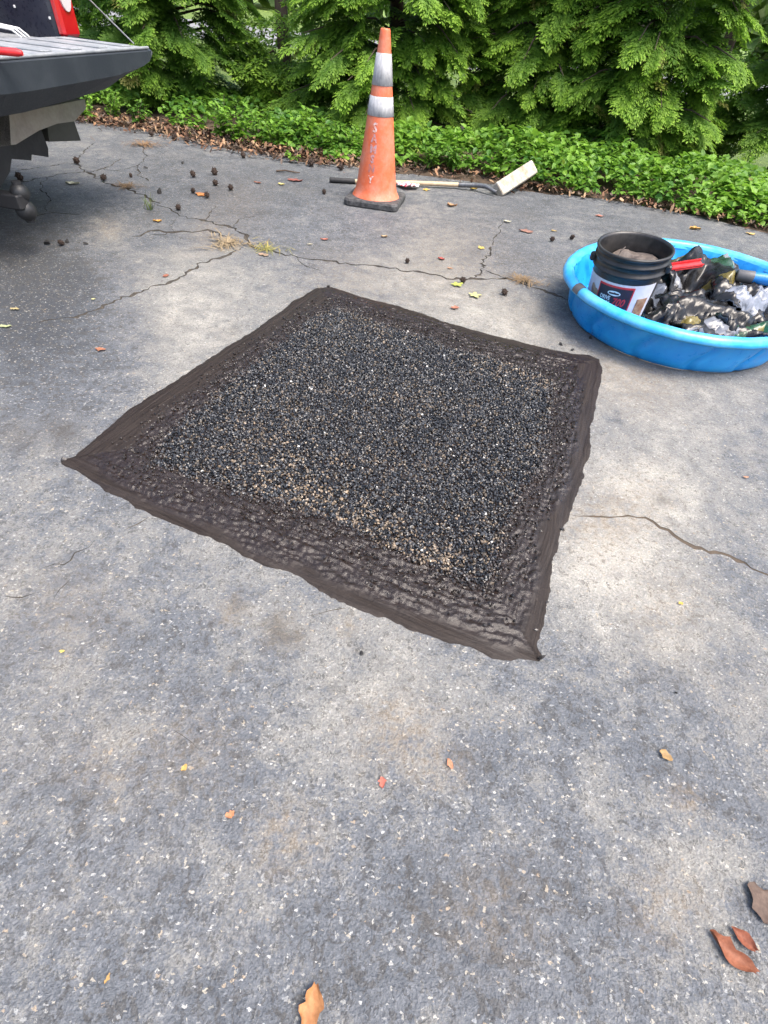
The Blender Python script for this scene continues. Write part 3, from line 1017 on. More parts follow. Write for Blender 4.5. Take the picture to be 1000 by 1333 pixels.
# scuffed notch in the rim by the bucket
an = math.atan2(2.40 - PC[1], .77 - PC[0])
v = []
for da in (-.035, -.01, .015, .04):
    for r, z in rp[1:7]:
        rr = r + .0022 if z < hw + .012 else r
        rr = (rr + .003 * math.sin(3 * (an + da) + 1)) * (1 + OV * math.cos(2 * (an + da - OA)))
        v.append((rr * math.cos(an + da), rr * math.sin(an + da), z + .0022))
f = [(k * 6 + i, k * 6 + i + 1, k * 6 + 7 + i, k * 6 + 6 + i) for k in range(3) for i in range(5)]
MB().add(v, f, True).build('rim_scuff', M['greycap'], pool)

# ------------------------------------------------------------------ bucket
bk = tag(empty('bucket', (1.000, 2.480, .016)), 'black plastic bucket with printed paper label standing in the blue pool', 'bucket')
tow = math.atan2(-2.462, -.972)           # towards the photographer
bk.rotation_euler = (R(4), R(-4.5), 0)


def br(z):
    return .132 + .022 * z / .37


H_ = .372
H_ = .365
prof = [(.01, .004), (.128, .004), (br(0) - .001, .008)] + [(br(z), z) for z in (.05, .1, .15, .2, .25, .275)]
prof += [(br(.28) + .001, .279), (br(.28) + .010, .282), (br(.28) + .011, .289), (br(.29) + .002, .292), (br(.3) + .001, .305), (br(.31) + .002, .319), (br(.32) + .009, .322),
         (br(.32) + .009, .328), (br(.33) + .002, .331), (br(.34) + .002, .349), (br(.35) + .009, .352), (br(.36) + .010, .361), (br(.37) + .007, H_), (br(.37) - .001, H_), (br(.36) - .004, .355)]
prof += [(br(z) - .005, z) for z in (.3, .2, .15)]
MB().lathe(prof, 72).build('body', M['bucket'], bk)
g = 22
V = [(.001, 0, .28)]
F = []
for k in range(1, 9):
    for i in range(g):
        a = 2 * math.pi * i / g
        r = .137 * k / 8
        x, y = r * math.cos(a), r * math.sin(a)
        V.append((x, y, .225 + .10 * float(fbm(np.array(x * 18 + 3), np.array(y * 18), 8, 3)) + .03 * math.cos(a - .8) * k / 8))
for i in range(g):
    F.append((0, 1 + i, 1 + (i + 1) % g))
    for k in range(7):
        F.append((1 + k * g + i, 1 + k * g + g + i, 1 + k * g + g + (i + 1) % g, 1 + k * g + (i + 1) % g))
MB().add(V, F, True).build('sealer_residue', M['gunk'], bk)
mb = MB()
mb.tube([(-.06, -.03, .27), (-.075, -.035, .325), (-.068, -.03, .35), (-.05, -.02, .365)], [.004, .0035, .003, .002], 6)
mb.tube([(-.05, -.045, .26), (-.058, -.05, .31), (-.075, -.05, .335)], [.003, .003, .002], 6)
mb.build('dried_drip', M['gunk'], bk)


def wrap(name, a0, a1, z0, z1, off, mat, parent, skew=0, n=14):
    V = []
    for i in range(n + 1):
        for z in (z0, z1):
            for o_ in (off - .0015, off):
                a = a0 + (a1 - a0) * i / n + skew * (z - z0)
                V.append(((br(z) + o_) * math.cos(a), (br(z) + o_) * math.sin(a), z))
    F = []
    for i in range(n):
        b, c = i * 4, i * 4 + 4
        F += [(b + 1, c + 1, c + 3, b + 3), (b, b + 2, c + 2, c), (b + 2, b + 3, c + 3, c + 2), (b, c, c + 1, b + 1)]
    F += [(0, 1, 3, 2), (n * 4, n * 4 + 2, n * 4 + 3, n * 4 + 1)]
    return fix_normals(MB().add(V, F).build(name, mat, parent))


def wrap_text(name, s, size, ang, z, off, mat, parent, sx=1.0, shear=0.0):
    v, f = text_geo(s, size)
    vv = []
    for x, y, _ in v:
        zz = z + y
        a = ang + (x * sx + shear * y) / br(zz)
        vv.append(((br(zz) + off) * math.cos(a), (br(zz) + off) * math.sin(a), zz))
    return MB().add(vv, f).build(name, mat, parent)


lab = wrap('label', tow - 1.45, tow + 1.15, .055, .252, .0022, M['label'], bk, n=30)
pc = tow - .12
wrap('label_border', pc - .53, pc + .55, .057, .242, .0040, M['labelred'], lab)
wrap('label_panel', pc - .49, pc + .51, .058, .234, .0054, M['labeldark'], lab)
n = 20
V = [((br(.21 + .011 * math.sin(2 * math.pi * i / n)) + .0068) * math.cos(pc + .0 + .19 * math.cos(2 * math.pi * i / n)),
      (br(.21 + .011 * math.sin(2 * math.pi * i / n)) + .0068) * math.sin(pc + .19 * math.cos(2 * math.pi * i / n)), .210 + .011 * math.sin(2 * math.pi * i / n)) for i in range(n)]
MB().add(V, [tuple(range(n))]).build('label_emblem', M['white'], lab)
wrap('emblem_band', pc - .15, pc + .15, .206, .213, .0078, M['labeldark'], lab)
wrap_text('lettering', 'DRIVE', .026, pc - .23, .184, .0066, M['white'], lab, .66)
wrap_text('lettering', 'MAXX', .026, pc - .235, .161, .0066, M['white'], lab, .70)
wrap_text('lettering', '700', .050, pc + .20, .171, .0066, M['labelred'], lab, .72, .15)
wrap_text('lettering', 'ASPHALT SEALER', .012, pc, .138, .0066, M['white'], lab, .9)
V = []
n = 16
for i in range(n):
    a = 2 * math.pi * i / n
    q = 1 + .3 * math.sin(3 * a + 1)
    z = .178 + .036 * q * math.sin(a)
    an = tow - .83 + .17 * q * math.cos(a)
    V.append(((br(z) + .0038) * math.cos(an), (br(z) + .0038) * math.sin(an), z))
MB().add(V, [tuple(range(n))]).build('label_picture', M['labelbrown'], lab)
wrap('label_picture', tow + .62, tow + 1.0, .06, .19, .0036, M['labelbrown'], lab)
wrap('label_stripe', tow - 1.2, tow - .62, .10, .125, .0036, M['labelred'], lab)
for s in (-1, 1):
    a = tow + s * 1.45
    MB().box((br(.27) * math.cos(a) * 1.09, br(.27) * math.sin(a) * 1.09, .300), (.028, .03, .034), Matrix.Rotation(a, 3, 'Z'), .006).build('handle_lug', M['bucket'], bk)
bail = []
for i in range(25):
    t = math.pi * i / 24
    a = tow + math.pi / 1 * 0
    x = .172 * math.cos(t)
    dn = .10 * math.sin(t)
    ca, sa = math.cos(tow + math.pi), math.sin(tow + math.pi)
    rr = math.sqrt(max(0, .168 ** 2 - x * x)) + .004
    bail.append((-sa * x + ca * rr, ca * x + sa * rr, .300 - dn * .9))
MB().tube(bail, .0022, 6).build('bail_wire', M['steel'], bk)

# ------------------------------------------------------------------ empty bags and tools inside the pool
BAGC = [
    [((.022, .022, .022), 4, .5, .6), ((.02, .07, .035), 7, .90, .8), ((.20, .16, .04), 11, .97, .7), ((.28, .30, .33), 9, .92, .6)],
    [((.025, .025, .025), 4, .5, .6), ((.26, .29, .35), 8, .93, .7), ((.02, .05, .05), 6, .8, .8)],
    [((.20, .165, .05), 7, .87, .8), ((.20, .24, .28), 9, .85, .6), ((.022, .022, .022), 5, .5, .6)],
    [((.02, .09, .04), 5, .80, .85), ((.36, .38, .43), 8, .91, .7), ((.20, .16, .04), 11, .93, .8)],
    [((.016, .016, .016), 4, .6, .6), ((.22, .24, .28), 9, .95, .6)],
]


def bag(loc, w, d, yaw, tilt, hgt, seed, mat, label, amp=.03, bend=0.0):
    g1, g2 = 34, 26
    u, v = np.meshgrid(np.linspace(-1, 1, g1), np.linspace(-1, 1, g2))
    rng = np.random.default_rng(seed)
    z = hgt * (1 - np.abs(u) ** 2.2) ** .5 * (1 - np.abs(v) ** 2.2) ** .5 * .35
    z = np.nan_to_num(z)
    for k in range(8):
        ph = rng.uniform(0, math.pi)
        fr = rng.uniform(1.0, 3.6)
        t = (u * math.cos(ph) + v * math.sin(ph)) * fr + 1.3 * fbm(u * 1.5 + seed, v * 1.5 + k, seed + k) + rng.uniform(0, 9)
        z = z + amp * (1.35 / fr) * (np.abs((t % 2) - 1) - .5)
    z = z + amp * .4 * (np.abs(fbm(u * 3 + seed, v * 3, seed + 31) - .5) * 2 - .3)
    z = z + rng.normal(0, amp * .085, u.shape) + bend * u * u
    sx = w / 2 * (1 - .08 * np.abs(v) + .10 * (fbm(v * 3, u * 1.5, seed + 5) - .5))
    sy = d / 2 * (1 + .16 * (fbm(u * 3, v * 1.5, seed + 6) - .5))
    jx = rng.normal(0, .3 / g1, (2,) + u.shape) * ((np.abs(u) < .99) & (np.abs(v) < .99))
    top = np.stack([(u + jx[0] * 1.4) * sx, (v + jx[1] * 1.4) * sy, z], -1).reshape(-1, 3)
    th = .012 + hgt * .25 * np.clip((1 - u * u) * (1 - v * v), 0, 1)
    bot = top - np.stack([0 * th, 0 * th, th], -1).reshape(-1, 3)
    V = np.concatenate([top, bot])
    n = g1 * g2
    ii = np.arange(n).reshape(g2, g1)
    Fq = np.stack([ii[:-1, :-1], ii[:-1, 1:], ii[1:, 1:], ii[1:, :-1]], -1).reshape(-1, 4)
    rim = np.concatenate([ii[0, :], ii[1:, -1], ii[-1, -2::-1], ii[-2:0:-1, 0]])
    nb = np.roll(rim, -1)
    Fs = np.stack([rim, rim + n, nb + n, nb], 1)
    F = np.concatenate([Fq, Fq[:, ::-1] + n, Fs])
    F = np.concatenate([F[:, [0, 1, 2]], F[:, [0, 2, 3]]])
    o = big_mesh('empty_plastic_bag', V, F, mat, smooth=True)
    rest = np.stack([u * w / 2, v * d / 2, 0 * u], -1).reshape(-1, 3)
    setcol(o.data, 'rest', np.concatenate([rest, rest + [.3, .2, 0]]))
    o.rotation_euler = (tilt[0], tilt[1], yaw)
    o.location = loc
    return tag(o, label, 'bag', 'empty bags in the paddling pool')


BM = [bag_mat('bag_print_%s' % 'abcde'[i], i + 1, c) for i, c in enumerate(BAGC)]
bag((1.28, 2.34, .085), .34, .24, .35, (R(24), R(-6)), .07, 3, BM[3], 'crumpled bag with green and yellow print against the bucket in the pool', .035)
bag((1.45, 2.45, .115), .48, .32, .2, (R(14), R(2)), .09, 8, BM[4], 'glossy black bag bulging at the front of the pool', .035)
bag((1.20, 2.66, .135), .34, .30, -.5, (R(18), R(10)), .07, 12, BM[1], 'dark creased bag leaning on the right side of the bucket', .04)
bag((1.52, 2.78, .170), .48, .38, .6, (R(16), R(-8)), .08, 21, BM[0], 'grey black bag folded on top of the heap in the pool', .045)
bag((1.69, 2.63, .160), .40, .32, -.3, (R(10), R(10)), .08, 27, BM[1], 'dark bag with a silvery flap at the right edge of the photo', .045)
bag((1.66, 2.98, .140), .46, .30, .3, (R(6), R(4)), .06, 33, BM[2], 'bag with yellow print at the back of the pool', .035)
bag((1.60, 2.44, .085), .30, .24, .9, (R(14), R(6)), .07, 39, BM[3], 'bag with green and white print beside the front rim of the pool', .035)

rt = tag(empty('red_tray', (*gr((893, 343), .235)[:2], .222), R(14)), 'long red plastic tray lying on the bags behind the bucket', 'tray')
rt.rotation_euler = (R(22), R(-6), R(20))
MB().box((0, 0, 0), (.20, .042, .014), None, .006).build('tray_body', M['red'], rt)
MB().box((0, .017, .012), (.20, .008, .012), None, .004).build('raised_edge', M['red'], rt)
MB().box((0, -.017, .011), (.195, .007, .009), None, .003).build('front_lip', M['red'], rt)

bt = tag(empty('blue_tool_handle', (*gr((972, 358), .235)[:2], .228), R(-14)), 'blue tool handle with grey end cap lying on the bags', 'tool handle')
MB().tube([(.03, 0, 0), (.08, 0, .003), (.13, 0, .002), (.17, 0, 0)], [.025, .027, .025, .023], 16).build('blue_grip', M['bluetool'], bt)
MB().tube([(-.045, 0, -.002), (-.04, 0, -.002), (.02, 0, 0), (.031, 0, 0)], [.022, .027, .029, .029], 16).build('end_cap', M['greycap'], bt)

# ------------------------------------------------------------------ pickup truck with its tailgate down
TA = np.array([-1.59, 3.657])
trk = tag(empty('pickup_truck', (TA[0], TA[1], 0), math.atan2(.1222, -.9925)), 'dark pickup truck with its tailgate lowered at the left edge', 'truck')
# local axes: x forward, y towards its left side, z up
ys = [-.038, -.02, .03, .10, .22, .37, .68, 1.0, 1.16, 1.28, 1.40, 1.49, 1.53, 1.545]
zb = [.735, .716, .70, .675, .64, .604, .584, .570, .570, .590, .64, .69, .716, .735]
V, F = [], []
for y, b in zip(ys, zb):
    mz = max(b + .004, min(.70, .655 + (b - .58) * .35))
    xo = .012 * (1 if y < 0 or y > 1.5 else 0)
    V += [(xo + .012, y, .752), (xo, y, .745), (-.004 + xo, y, mz), (.075, y, b), (.30, y, b + .015), (.52, y, max(b + .03, .66)), (.54, y, .744), (.54, y, .752)]
for k in range(len(ys) - 1):
    for i in range(8):
        j = (i + 1) % 8
        F.append((k * 8 + i, k * 8 + j, k * 8 + 8 + j, k * 8 + 8 + i))
F += [tuple(range(7, -1, -1)), tuple((len(ys) - 1) * 8 + i for i in range(8))]
tg = fix_normals(MB().add(V, F).build('tailgate', M['truck'], trk))
mb = MB()
mb.box((.275, .755, .7555), (.50, 1.50, .009), None, .003)
for k in range(7):
    mb.box((.27, .10 + k * .215, .7625), (.40, .075, .007), None, .003)
mb.build('tailgate_liner', M['bedliner'], tg)
MB().box((.012, .755, .7585), (.014, 1.53, .012), None, .004).build('edge_trim', M['bedliner'], tg)
# bumper, step, splash guards, hitch
mb = MB()
mb.prism([(.26, .53), (.70, .525), (1.0, .525), (1.05, .42), (.869, .41), (.686, .442), (.537, .453), (.399, .447), (.27, .49)], .30, .40, lambda a, b, d: (d, a, b))
fix_normals(mb.build('bumper', M['chrome'], trk))
mb = MB()
mb.prism([(.37, .415), (.14, .40), (.13, .302), (.40, .334)], .50, .62, lambda a, b, d: (d, a, b))
fix_normals(mb.build('bumper_step', M['olive'], trk))
mb = MB()
mb.prism([(.640, .440), (.597, .425), (.591, .348), (.610, .310), (.723, .340), (.740, .316), (.872, .345), (.90, .44)], .36, .46, lambda a, b, d: (d, a, b))
fix_normals(mb.build('splash_guard', M['blackpl'], trk))
mb = MB()
mb.prism([(.83, .55), (1.5, .55), (1.5, .26), (1.10, .25), (1.03, .285), (.97, .315), (.93, .36)], .30, .55, lambda a, b, d: (d, a, b))
fix_normals(mb.build('underbody', M['blackpl'], trk))
hit = MB().box((.25, 1.17, .255), (.30, .06, .06), None, .006).build('hitch_bar', M['blackpl'], trk)
for y, z, r in ((1.14, .283, .040), (1.145, .212, .045)):
    pr = [(.001, -r)] + [(r * math.sin(t), -r * math.cos(t)) for t in np.linspace(.15, math.pi - .15, 12)] + [(.001, r)]
    b = MB().lathe(pr, 24).build('hitch_ball', M['ball'], hit)
    b.location = (.13, y, z)
MB().tube([(.13, 1.14, .33), (.13, 1.14, .16)], .02, 12).build('ball_post', M['blackpl'], hit)
sp = MB().lathe([(.10, -.09), (.30, -.10), (.35, -.06), (.35, .06), (.30, .10), (.10, .09)], 36).build('added_spare_wheel', M['tyre'], trk)  # unseen, added to deepen the shade under the truck
sp.location = (1.0, .85, .40)
MB().tube([(.42, 1.36, .30), (.9, 1.36, .33), (2.2, 1.3, .36)], [.035, .035, .05], 14).build('added_exhaust_pipe', M['blackpl'], trk)  # out of view, added to keep light from under the truck
# bed walls, floor and lamps
MB().box((1.6, -.08, .93), (2.1, .15, .62), None, .02).build('bed_side', M['truckpaint'], trk)
MB().box((1.6, 1.60, .93), (2.1, .15, .62), None, .02).build('bed_side', M['truckpaint'], trk)
MB().box((1.6, .76, .70), (2.08, 1.5, .09), None, .01).build('bed_floor', M['bedliner'], trk)
MB().box((2.68, .76, .95), (.06, 1.83, .62), None, .01).build('front_bulkhead', M['truckpaint'], trk)
for y in (-.085, 1.605):
    lam = MB().box((.536, y, .985), (.05, .146, .46), None, .014).build('tail_light', M['lens_red'], trk)
    pr = [(y + .05 * math.cos(t) * 1.05, .965 + .105 * math.sin(t)) for t in np.linspace(0, 2 * math.pi, 20, endpoint=False)]
    fix_normals(MB().prism(pr, .503, .530, lambda a, b, d: (d, a, b)).build('reversing_lens', M['lens_clear'], lam))
for k in range(5):
    pp = (.57 + .2 * k, .003, .83 + .03 * ((k * 7) % 3))
    MB().box(pp, (.012, .006, .012), None, .002).build('bolt_head', M['wire'], trk)
for y in (-.02, 1.545):
    MB().tube([(.60, y * .98, 1.16), (.35, y, .95), (.10, y, .765)], .004, 6).build('tailgate_cable', M['steel'], trk)
cab = fix_normals(MB().prism([(2.75, .45), (2.75, 1.24), (2.95, 1.72), (3.1, 1.76), (4.2, 1.74), (4.75, 1.28), (5.9, 1.18), (6.05, .95), (6.05, .45)], -.12, 1.66,
                             lambda a, b, d: (a, d, b)).build('cab', M['truckpaint'], trk))
for y in (-.123, 1.663):
    MB().prism([(3.0, 1.28), (3.12, 1.64), (4.05, 1.63), (4.45, 1.28)], y - .004, y + .004, lambda a, b, d: (a, d, b)).build('side_window', M['glass'], cab)
MB().prism([(.1, 1.32), (.2, 1.66), (1.34, 1.66), (1.44, 1.32)], 0, .006, lambda a, b, d: (2.742 + (b - 1.24) * .41 - .006 + d, a, b)).build('rear_window', M['glass'], cab)
MB().box((1.6, .76, .52), (2.2, 1.1, .2), None, .02).build('chassis', M['blackpl'], trk)
for x in (1.55, 5.05):
    for y in (.02, 1.52):
        pr = [(.20, -.11), (.30, -.115), (.345, -.10), (.36, -.06), (.36, .06), (.345, .10), (.30, .115), (.20, .11)]
        w = MB().lathe(pr, 40).build('wheel', M['tyre'], trk)
        w.location, w.rotation_euler = (x, y, .362), (R(90), 0, 0)
        MB().lathe([(.01, -.07), (.12, -.08), (.20, -.10), (.205, .10), (.12, .08), (.01, .07)], 32).build('rim', M['ball'], w)

# cargo on the truck
def tl(x, y, z):
    c, s = math.cos(trk.rotation_euler.z), math.sin(trk.rotation_euler.z)
    return (TA[0] + c * x - s * y, TA[1] + s * x + c * y, z)


cg = tag(empty('red_toolbox', tl(1.02, .52, .747), trk.rotation_euler.z), 'dull red metal box standing in the truck bed', 'toolbox')
MB().box((0, 0, .19), (.34, .46, .38), None, .03).build('box_body', M['cargored'], cg)
MB().box((0, 0, .395), (.35, .47, .03), None, .01).build('lid', M['cargored'], cg)
MB().tube([(0, -.1, .41), (0, -.1, .45), (0, .1, .45), (0, .1, .41)], .008, 8).build('carry_handle', M['steel'], cg)
wr2 = tag(empty('wire_rack', tl(.78, .25, .747), trk.rotation_euler.z + .3), 'bent white wire rack beside the tail light in the truck bed', 'wire rack')
for k, (y, b) in enumerate(((0, 0), (.05, .02), (.10, .0))):
    MB().tube([(.0 + b, y, .40), (.01, y + .02, .25), (.0, y, .07), (-.03, y - .02, .05), (-.14, y - .06, .035), (-.17, y - .08, .005)], .0055, 8).build('wire', M['wire'], wr2)
MB().tube([(0, -.01, .25), (.01, .12, .25)], .0055, 8).build('cross_wire', M['wire'], wr2)
MB().box((.02, .05, .22), (.012, .15, .42), Matrix.Rotation(.12, 3, 'X'), .003).build('backing_panel', M['label'], wr2)
rc = tag(empty('red_hand_tool', (*gr((2, 70), .775)[:2], .771), R(-170)), 'red tool handle lying on the lowered tailgate', 'hand tool')
MB().tube([(-.08, 0, .012), (-.06, 0, .012), (.06, .01, .012), (.16, .03, .012)], [.008, .013, .012, .01], 10).build('handle', M['red'], rc)
MB().tube([(.16, .03, .012), (.26, .06, .01)], [.006, .005], 8).build('shaft', M['steel'], rc)


# ------------------------------------------------------------------ small things lying on the driveway
def leaf_mesh(name, kind, seed, colr):
    rng = np.random.default_rng(seed)
    if kind == 'oval':
        a, b = 11, 7
        u, v = np.meshgrid(np.linspace(0, 1, a), np.linspace(-1, 1, b))
        half = (.20 if seed in (4, 5) else rng.uniform(.22, .36)) * np.sin(np.pi * np.clip(u, .04, .96) ** rng.uniform(.7, 1.2)) ** .65 * (1 + 1.1 * (vnoise(u * 6.5 + seed, 3 * np.sign(v), seed) - .5))
        x = u - .5 + .04 * v * v
        y = v * half + .05 * np.sin(u * 3 + seed)
        z = .12 * (v * v) * rng.uniform(.1, 1.3) + .16 * (u - .5) ** 2 * rng.uniform(.2, 1.6) + .14 * (fbm(u * 4, v * 2, seed) - .5) + .02
        V = np.stack([x, y, z], -1).reshape(-1, 3)
        F = np.array([(j * a + i, j * a + i + 1, j * a + a + i + 1, j * a + a + i) for j in range(b - 1) for i in range(a - 1)])
        shade = np.abs(v).ravel()
    else:
        n = 30
        t = np.linspace(0, 2 * np.pi, n, endpoint=False)
        r = .5 * (.42 + .58 * np.abs(np.cos(2.5 * t)) ** 1.3) * (1 + .18 * np.cos(t))
        r *= 1 + .12 * (vnoise(t * 5, t * 0, seed) - .5)
        ring = np.stack([r * np.cos(t), r * np.sin(t), .04 + .09 * vnoise(t * 1.2, t * 0, seed + 2) * (r / .5)], 1)
        inn = ring * [.5, .5, .6]
        V = np.concatenate([[(0, 0, .03)], inn, ring])
        F = [(0, 1 + i, 1 + (i + 1) % n, 1 + (i + 1) % n) for i in range(n)]
        F = [(1 + i, 1 + n + i, 1 + n + (i + 1) % n, 1 + (i + 1) % n) for i in range(n)]
        F += [(0, 1 + i, 1 + i + 1, 1 + (i + 2) % n) for i in range(0, n, 2)]
        F = np.array(F)
        shade = np.concatenate([[0], np.full(n, .5), np.ones(n)])
    V2 = V - [0, 0, .012]
    F = np.concatenate([F, F[:, ::-1] + len(V)])
    cc = np.array(colr)[None] * (.8 + .35 * fbm(V[:, 0] * 6 + seed, V[:, 1] * 6, seed, 3)[:, None] + .1 * shade[:, None])
    return np.concatenate([V, V2]), F, np.concatenate([cc, cc * .85])


LEAVES = [  # px, length m, kind, colour, yaw deg, label
    (402, 1316, .058, 'oval', (.40, .17, .05), 80, 'orange brown dry leaf at the bottom edge of the driveway'),
    (949, 1238, .072, 'oval', (.27, .085, .035), -45, 'reddish brown folded leaf near the bottom right corner'),
    (965, 1222, .040, 'oval', (.25, .07, .03), -50, 'narrow red brown leaf half touching the folded leaf'),
    (996, 1182, .075, 'oval', (.11, .07, .05), -60, 'dark brown curled leaf at the right edge of the photo'),
    (498, 1020, .020, 'oval', (.42, .11, .07), 100, 'tiny red leaf scrap in the middle foreground'),
    (585, 995, .020, 'oval', (.44, .19, .09), -60, 'tiny orange leaf scrap below the patch corner'),
    (300, 1061, .016, 'oval', (.45, .18, .07), 40, 'tiny orange flake left of the middle foreground'),
    (240, 1000, .013, 'oval', (.50, .30, .06), 60, 'small yellow orange flake on the left foreground'),
    (141, 1274, .012, 'oval', (.44, .27, .08), 70, 'small tan flake at the lower left'),
    (81, 849, .012, 'oval', (.60, .45, .08), 0, 'small yellow flake left of the patch corner'),
    (885, 787, .014, 'oval', (.62, .40, .04), 20, 'bright yellow flake right of the patch'),
    (865, 985, .026, 'oval', (.33, .20, .07), -35, 'slim tan leaf lying flat on the right foreground'),
    (131, 456, .050, 'oval', (.34, .13, .06), 5, 'brown leaf lying alone left of the patch'),
    (970, 622, .020, 'oval', (.42, .22, .12), 10, 'pale brown leaf scrap above the sandy crack'),
    (592, 402, .050, 'oval', (.34, .13, .07), 10, 'red brown leaf just behind the patch'),
    (617, 386, .090, 'maple', (.50, .47, .17), 10, 'pale yellow star shaped leaf behind the patch'),
    (594, 372, .085, 'maple', (.40, .46, .06), 30, 'yellow green star shaped leaf on the long crack'),
    (626, 324, .060, 'maple', (.62, .46, .05), 50, 'yellow leaf at the end of the short crack'),
    (574, 338, .050, 'oval', (.36, .06, .04), -10, 'small red leaf between the cone and the patch'),
    (586, 350, .040, 'oval', (.42, .22, .11), 0, 'light tan leaf beside the long crack'),
    (216, 360, .045, 'oval', (.30, .10, .05), 60, 'small brown leaf above the forked crack'),
    (422, 313, .055, 'oval', (.42, .12, .07), 0, 'reddish leaf in front of the cone'),
    (404, 319, .040, 'oval', (.46, .42, .28), 20, 'pale cream leaf left of the reddish leaf'),
    (343, 333, .070, 'oval', (.30, .20, .12), 0, 'tan curled leaf beside the dry grass tuft'),
    (262, 254, .110, 'oval', (.45, .16, .03), -25, 'big orange leaf between two seed pods'),
    (205, 289, .060, 'oval', (.55, .27, .03), 20, 'orange yellow leaf above the wide crack'),
    (95, 240, .110, 'oval', (.56, .54, .36), 5, 'pale cream leaf beside the truck'),
    (384, 236, .140, 'oval', (.26, .08, .06), 0, 'flat faded red leaf left of the tool grip'),
    (366, 241, .060, 'oval', (.60, .50, .14), 0, 'small round yellow leaf left of the cone'),
    (335, 239, .070, 'oval', (.34, .13, .08), -10, 'reddish brown leaf near the leaf litter'),
    (616, 247, .070, 'oval', (.62, .42, .05), 10, 'yellow leaf below the tool handle'),
    (554, 248, .075, 'maple', (.62, .40, .04), 0, 'orange yellow leaf beside the wrapper'),
    (588, 269, .090, 'oval', (.48, .25, .10), -10, 'orange tan leaf right of the cone base'),
    (660, 290, .070, 'oval', (.50, .47, .33), 0, 'pale cream leaf right of the cone'),
    (684, 302, .120, 'oval', (.30, .15, .11), -8, 'long brown leaf in front of the pale board'),
    (721, 302, .050, 'oval', (.48, .33, .10), 0, 'small ochre leaf above the pair of seed pods'),
    (780, 282, .080, 'oval', (.40, .14, .09), 0, 'reddish leaf near the plants at the right'),
    (904, 299, .100, 'oval', (.60, .33, .05), 5, 'orange leaf behind the blue pool'),
    (976, 305, .090, 'oval', (.55, .36, .10), 5, 'ochre leaf at the bed edge on the far right'),
    (500, 309, .050, 'oval', (.45, .30, .15), 0, 'small tan leaf in front of the cone base'),
    (8, 426, .050, 'oval', (.36, .40, .18), 10, 'pale green leaf at the left edge of the photo'),
    (20, 404, .045, 'oval', (.35, .28, .12), 0, 'thin ochre leaf at the left edge of the photo'),
    (122, 391, .022, 'oval', (.50, .48, .20), 30, 'little yellowish leaf between the forked cracks'),
    (945, 262, .07, 'oval', (.30, .14, .08), 0, 'brown leaf caught below the plants on the right'),
]
for k, (px, py, sz, kd, colr, yaw, lb) in enumerate(LEAVES):
    colr = tuple(np.array(colr) * .72 + np.mean(colr) * .12)
    V, F, c = leaf_mesh('dry_leaf', kd, k + 3, colr)
    o = big_mesh('dry_leaf', V * sz * (.82 if py < 460 else 1), F, M['leafdry'], smooth=True, col=c)
    o.location = (*gr((px, py))[:2], .004)
    o.rotation_euler = (0, 0, R(yaw))
    tag(o, lb, 'leaf', 'leaves fallen on the driveway')


def pod_mesh(seed):
    rng = np.random.default_rng(seed)
    V = [tuple(v * rng.uniform(.78, .95)) for v in ICO_V]
    F = []
    for a, b, c in ICO_F:
        m_ = (ICO_V[a] + ICO_V[b] + ICO_V[c]) / 3
        m_ = m_ / np.linalg.norm(m_)
        base = len(V)
        q = [ICO_V[i] * .35 + m_ * .55 for i in (a, b, c)]
        V += [tuple(p) for p in q] + [tuple(m_ * rng.uniform(1.05, 1.3))]
        F += [(a, b, base + 1, base), (b, c, base + 2, base + 1), (c, a, base, base + 2), (base, base + 1, base + 3), (base + 1, base + 2, base + 3), (base + 2, base, base + 3)]
    me = bpy.data.meshes.new('seed_pod')
    me.from_pydata(V, [], F)
    me.materials.append(M['gum'])
    return me


PODM = [pod_mesh(k) for k in range(4)]
PODS = [(718, 315, .024, 'spiky brown seed pod left of the blue pool, nearer the cone'), (744, 312, .021, 'spiky dark seed pod close to the blue pool rim'),
        (530, 343, .020, 'dark seed pod above the long crack'), (602, 369, .023, 'dark seed pod beside the yellow green star leaf'), (656, 384, .021, 'dark seed pod right of the pale star leaf'),
        (751, 414, .018, 'brown seed pod against the pool wall'), (252, 231, .030, 'round dark seed pod left of the standing pod'), (280, 228, .030, 'dark seed pod standing above the other pods'),
        (281, 242, .026, 'flattish seed pod right of the orange leaf'), (301, 248, .026, 'dark crumbled seed pod farther right of the orange leaf'), (252, 252, .024, 'seed pod at the left end of the orange leaf'),
        (270, 258, .026, 'seed pod at the right end of the orange leaf'), (233, 274, .024, 'dark seed pod at the start of the upper crack'), (101, 214, .032, 'red brown seed pod beside the truck bumper'),
        (136, 236, .030, 'brown seed pod lying in the upper crack'), (27, 235, .030, 'dark seed pod beside the hitch ball'), (422, 253, .022, 'flat dark seed pod left of the cone base'),
        (81, 320, .020, 'dark seed pod in the shade near the truck'), (444, 222, .034, 'dark seed pod at the litter edge left of the cone'), (405, 217, .040, 'large dark seed pod at the edge of the litter'),
        (198, 178, .034, 'seed pod at the far edge left of the shrubs'), (228, 183, .034, 'seed pod at the far edge below the left shrub'), (244, 187, .036, 'dark seed pod where the litter begins'),
        (354, 200, .036, 'dark seed pod among the litter below the weeds'), (317, 206, .03, 'brown seed pod at the litter corner'), (171, 231, .018, 'small dark pod in the middle of the upper driveway')]
for k, (px, py, r, lb) in enumerate(PODS):
    o = bpy.data.objects.new('seed_pod', PODM[k % 4])
    COL.objects.link(o)
    o.location = (*gr((px, py))[:2], r * .8)
    r *= .82
    o.scale = (r * random.uniform(.85, 1.35), r * random.uniform(.8, 1.05), r * random.uniform(.75, 1.0))
    o.rotation_euler = (k * 1.3, k * .7, k * 2.1)
    tag(o, lb, 'seed pod', 'spiky seed pods on the driveway')

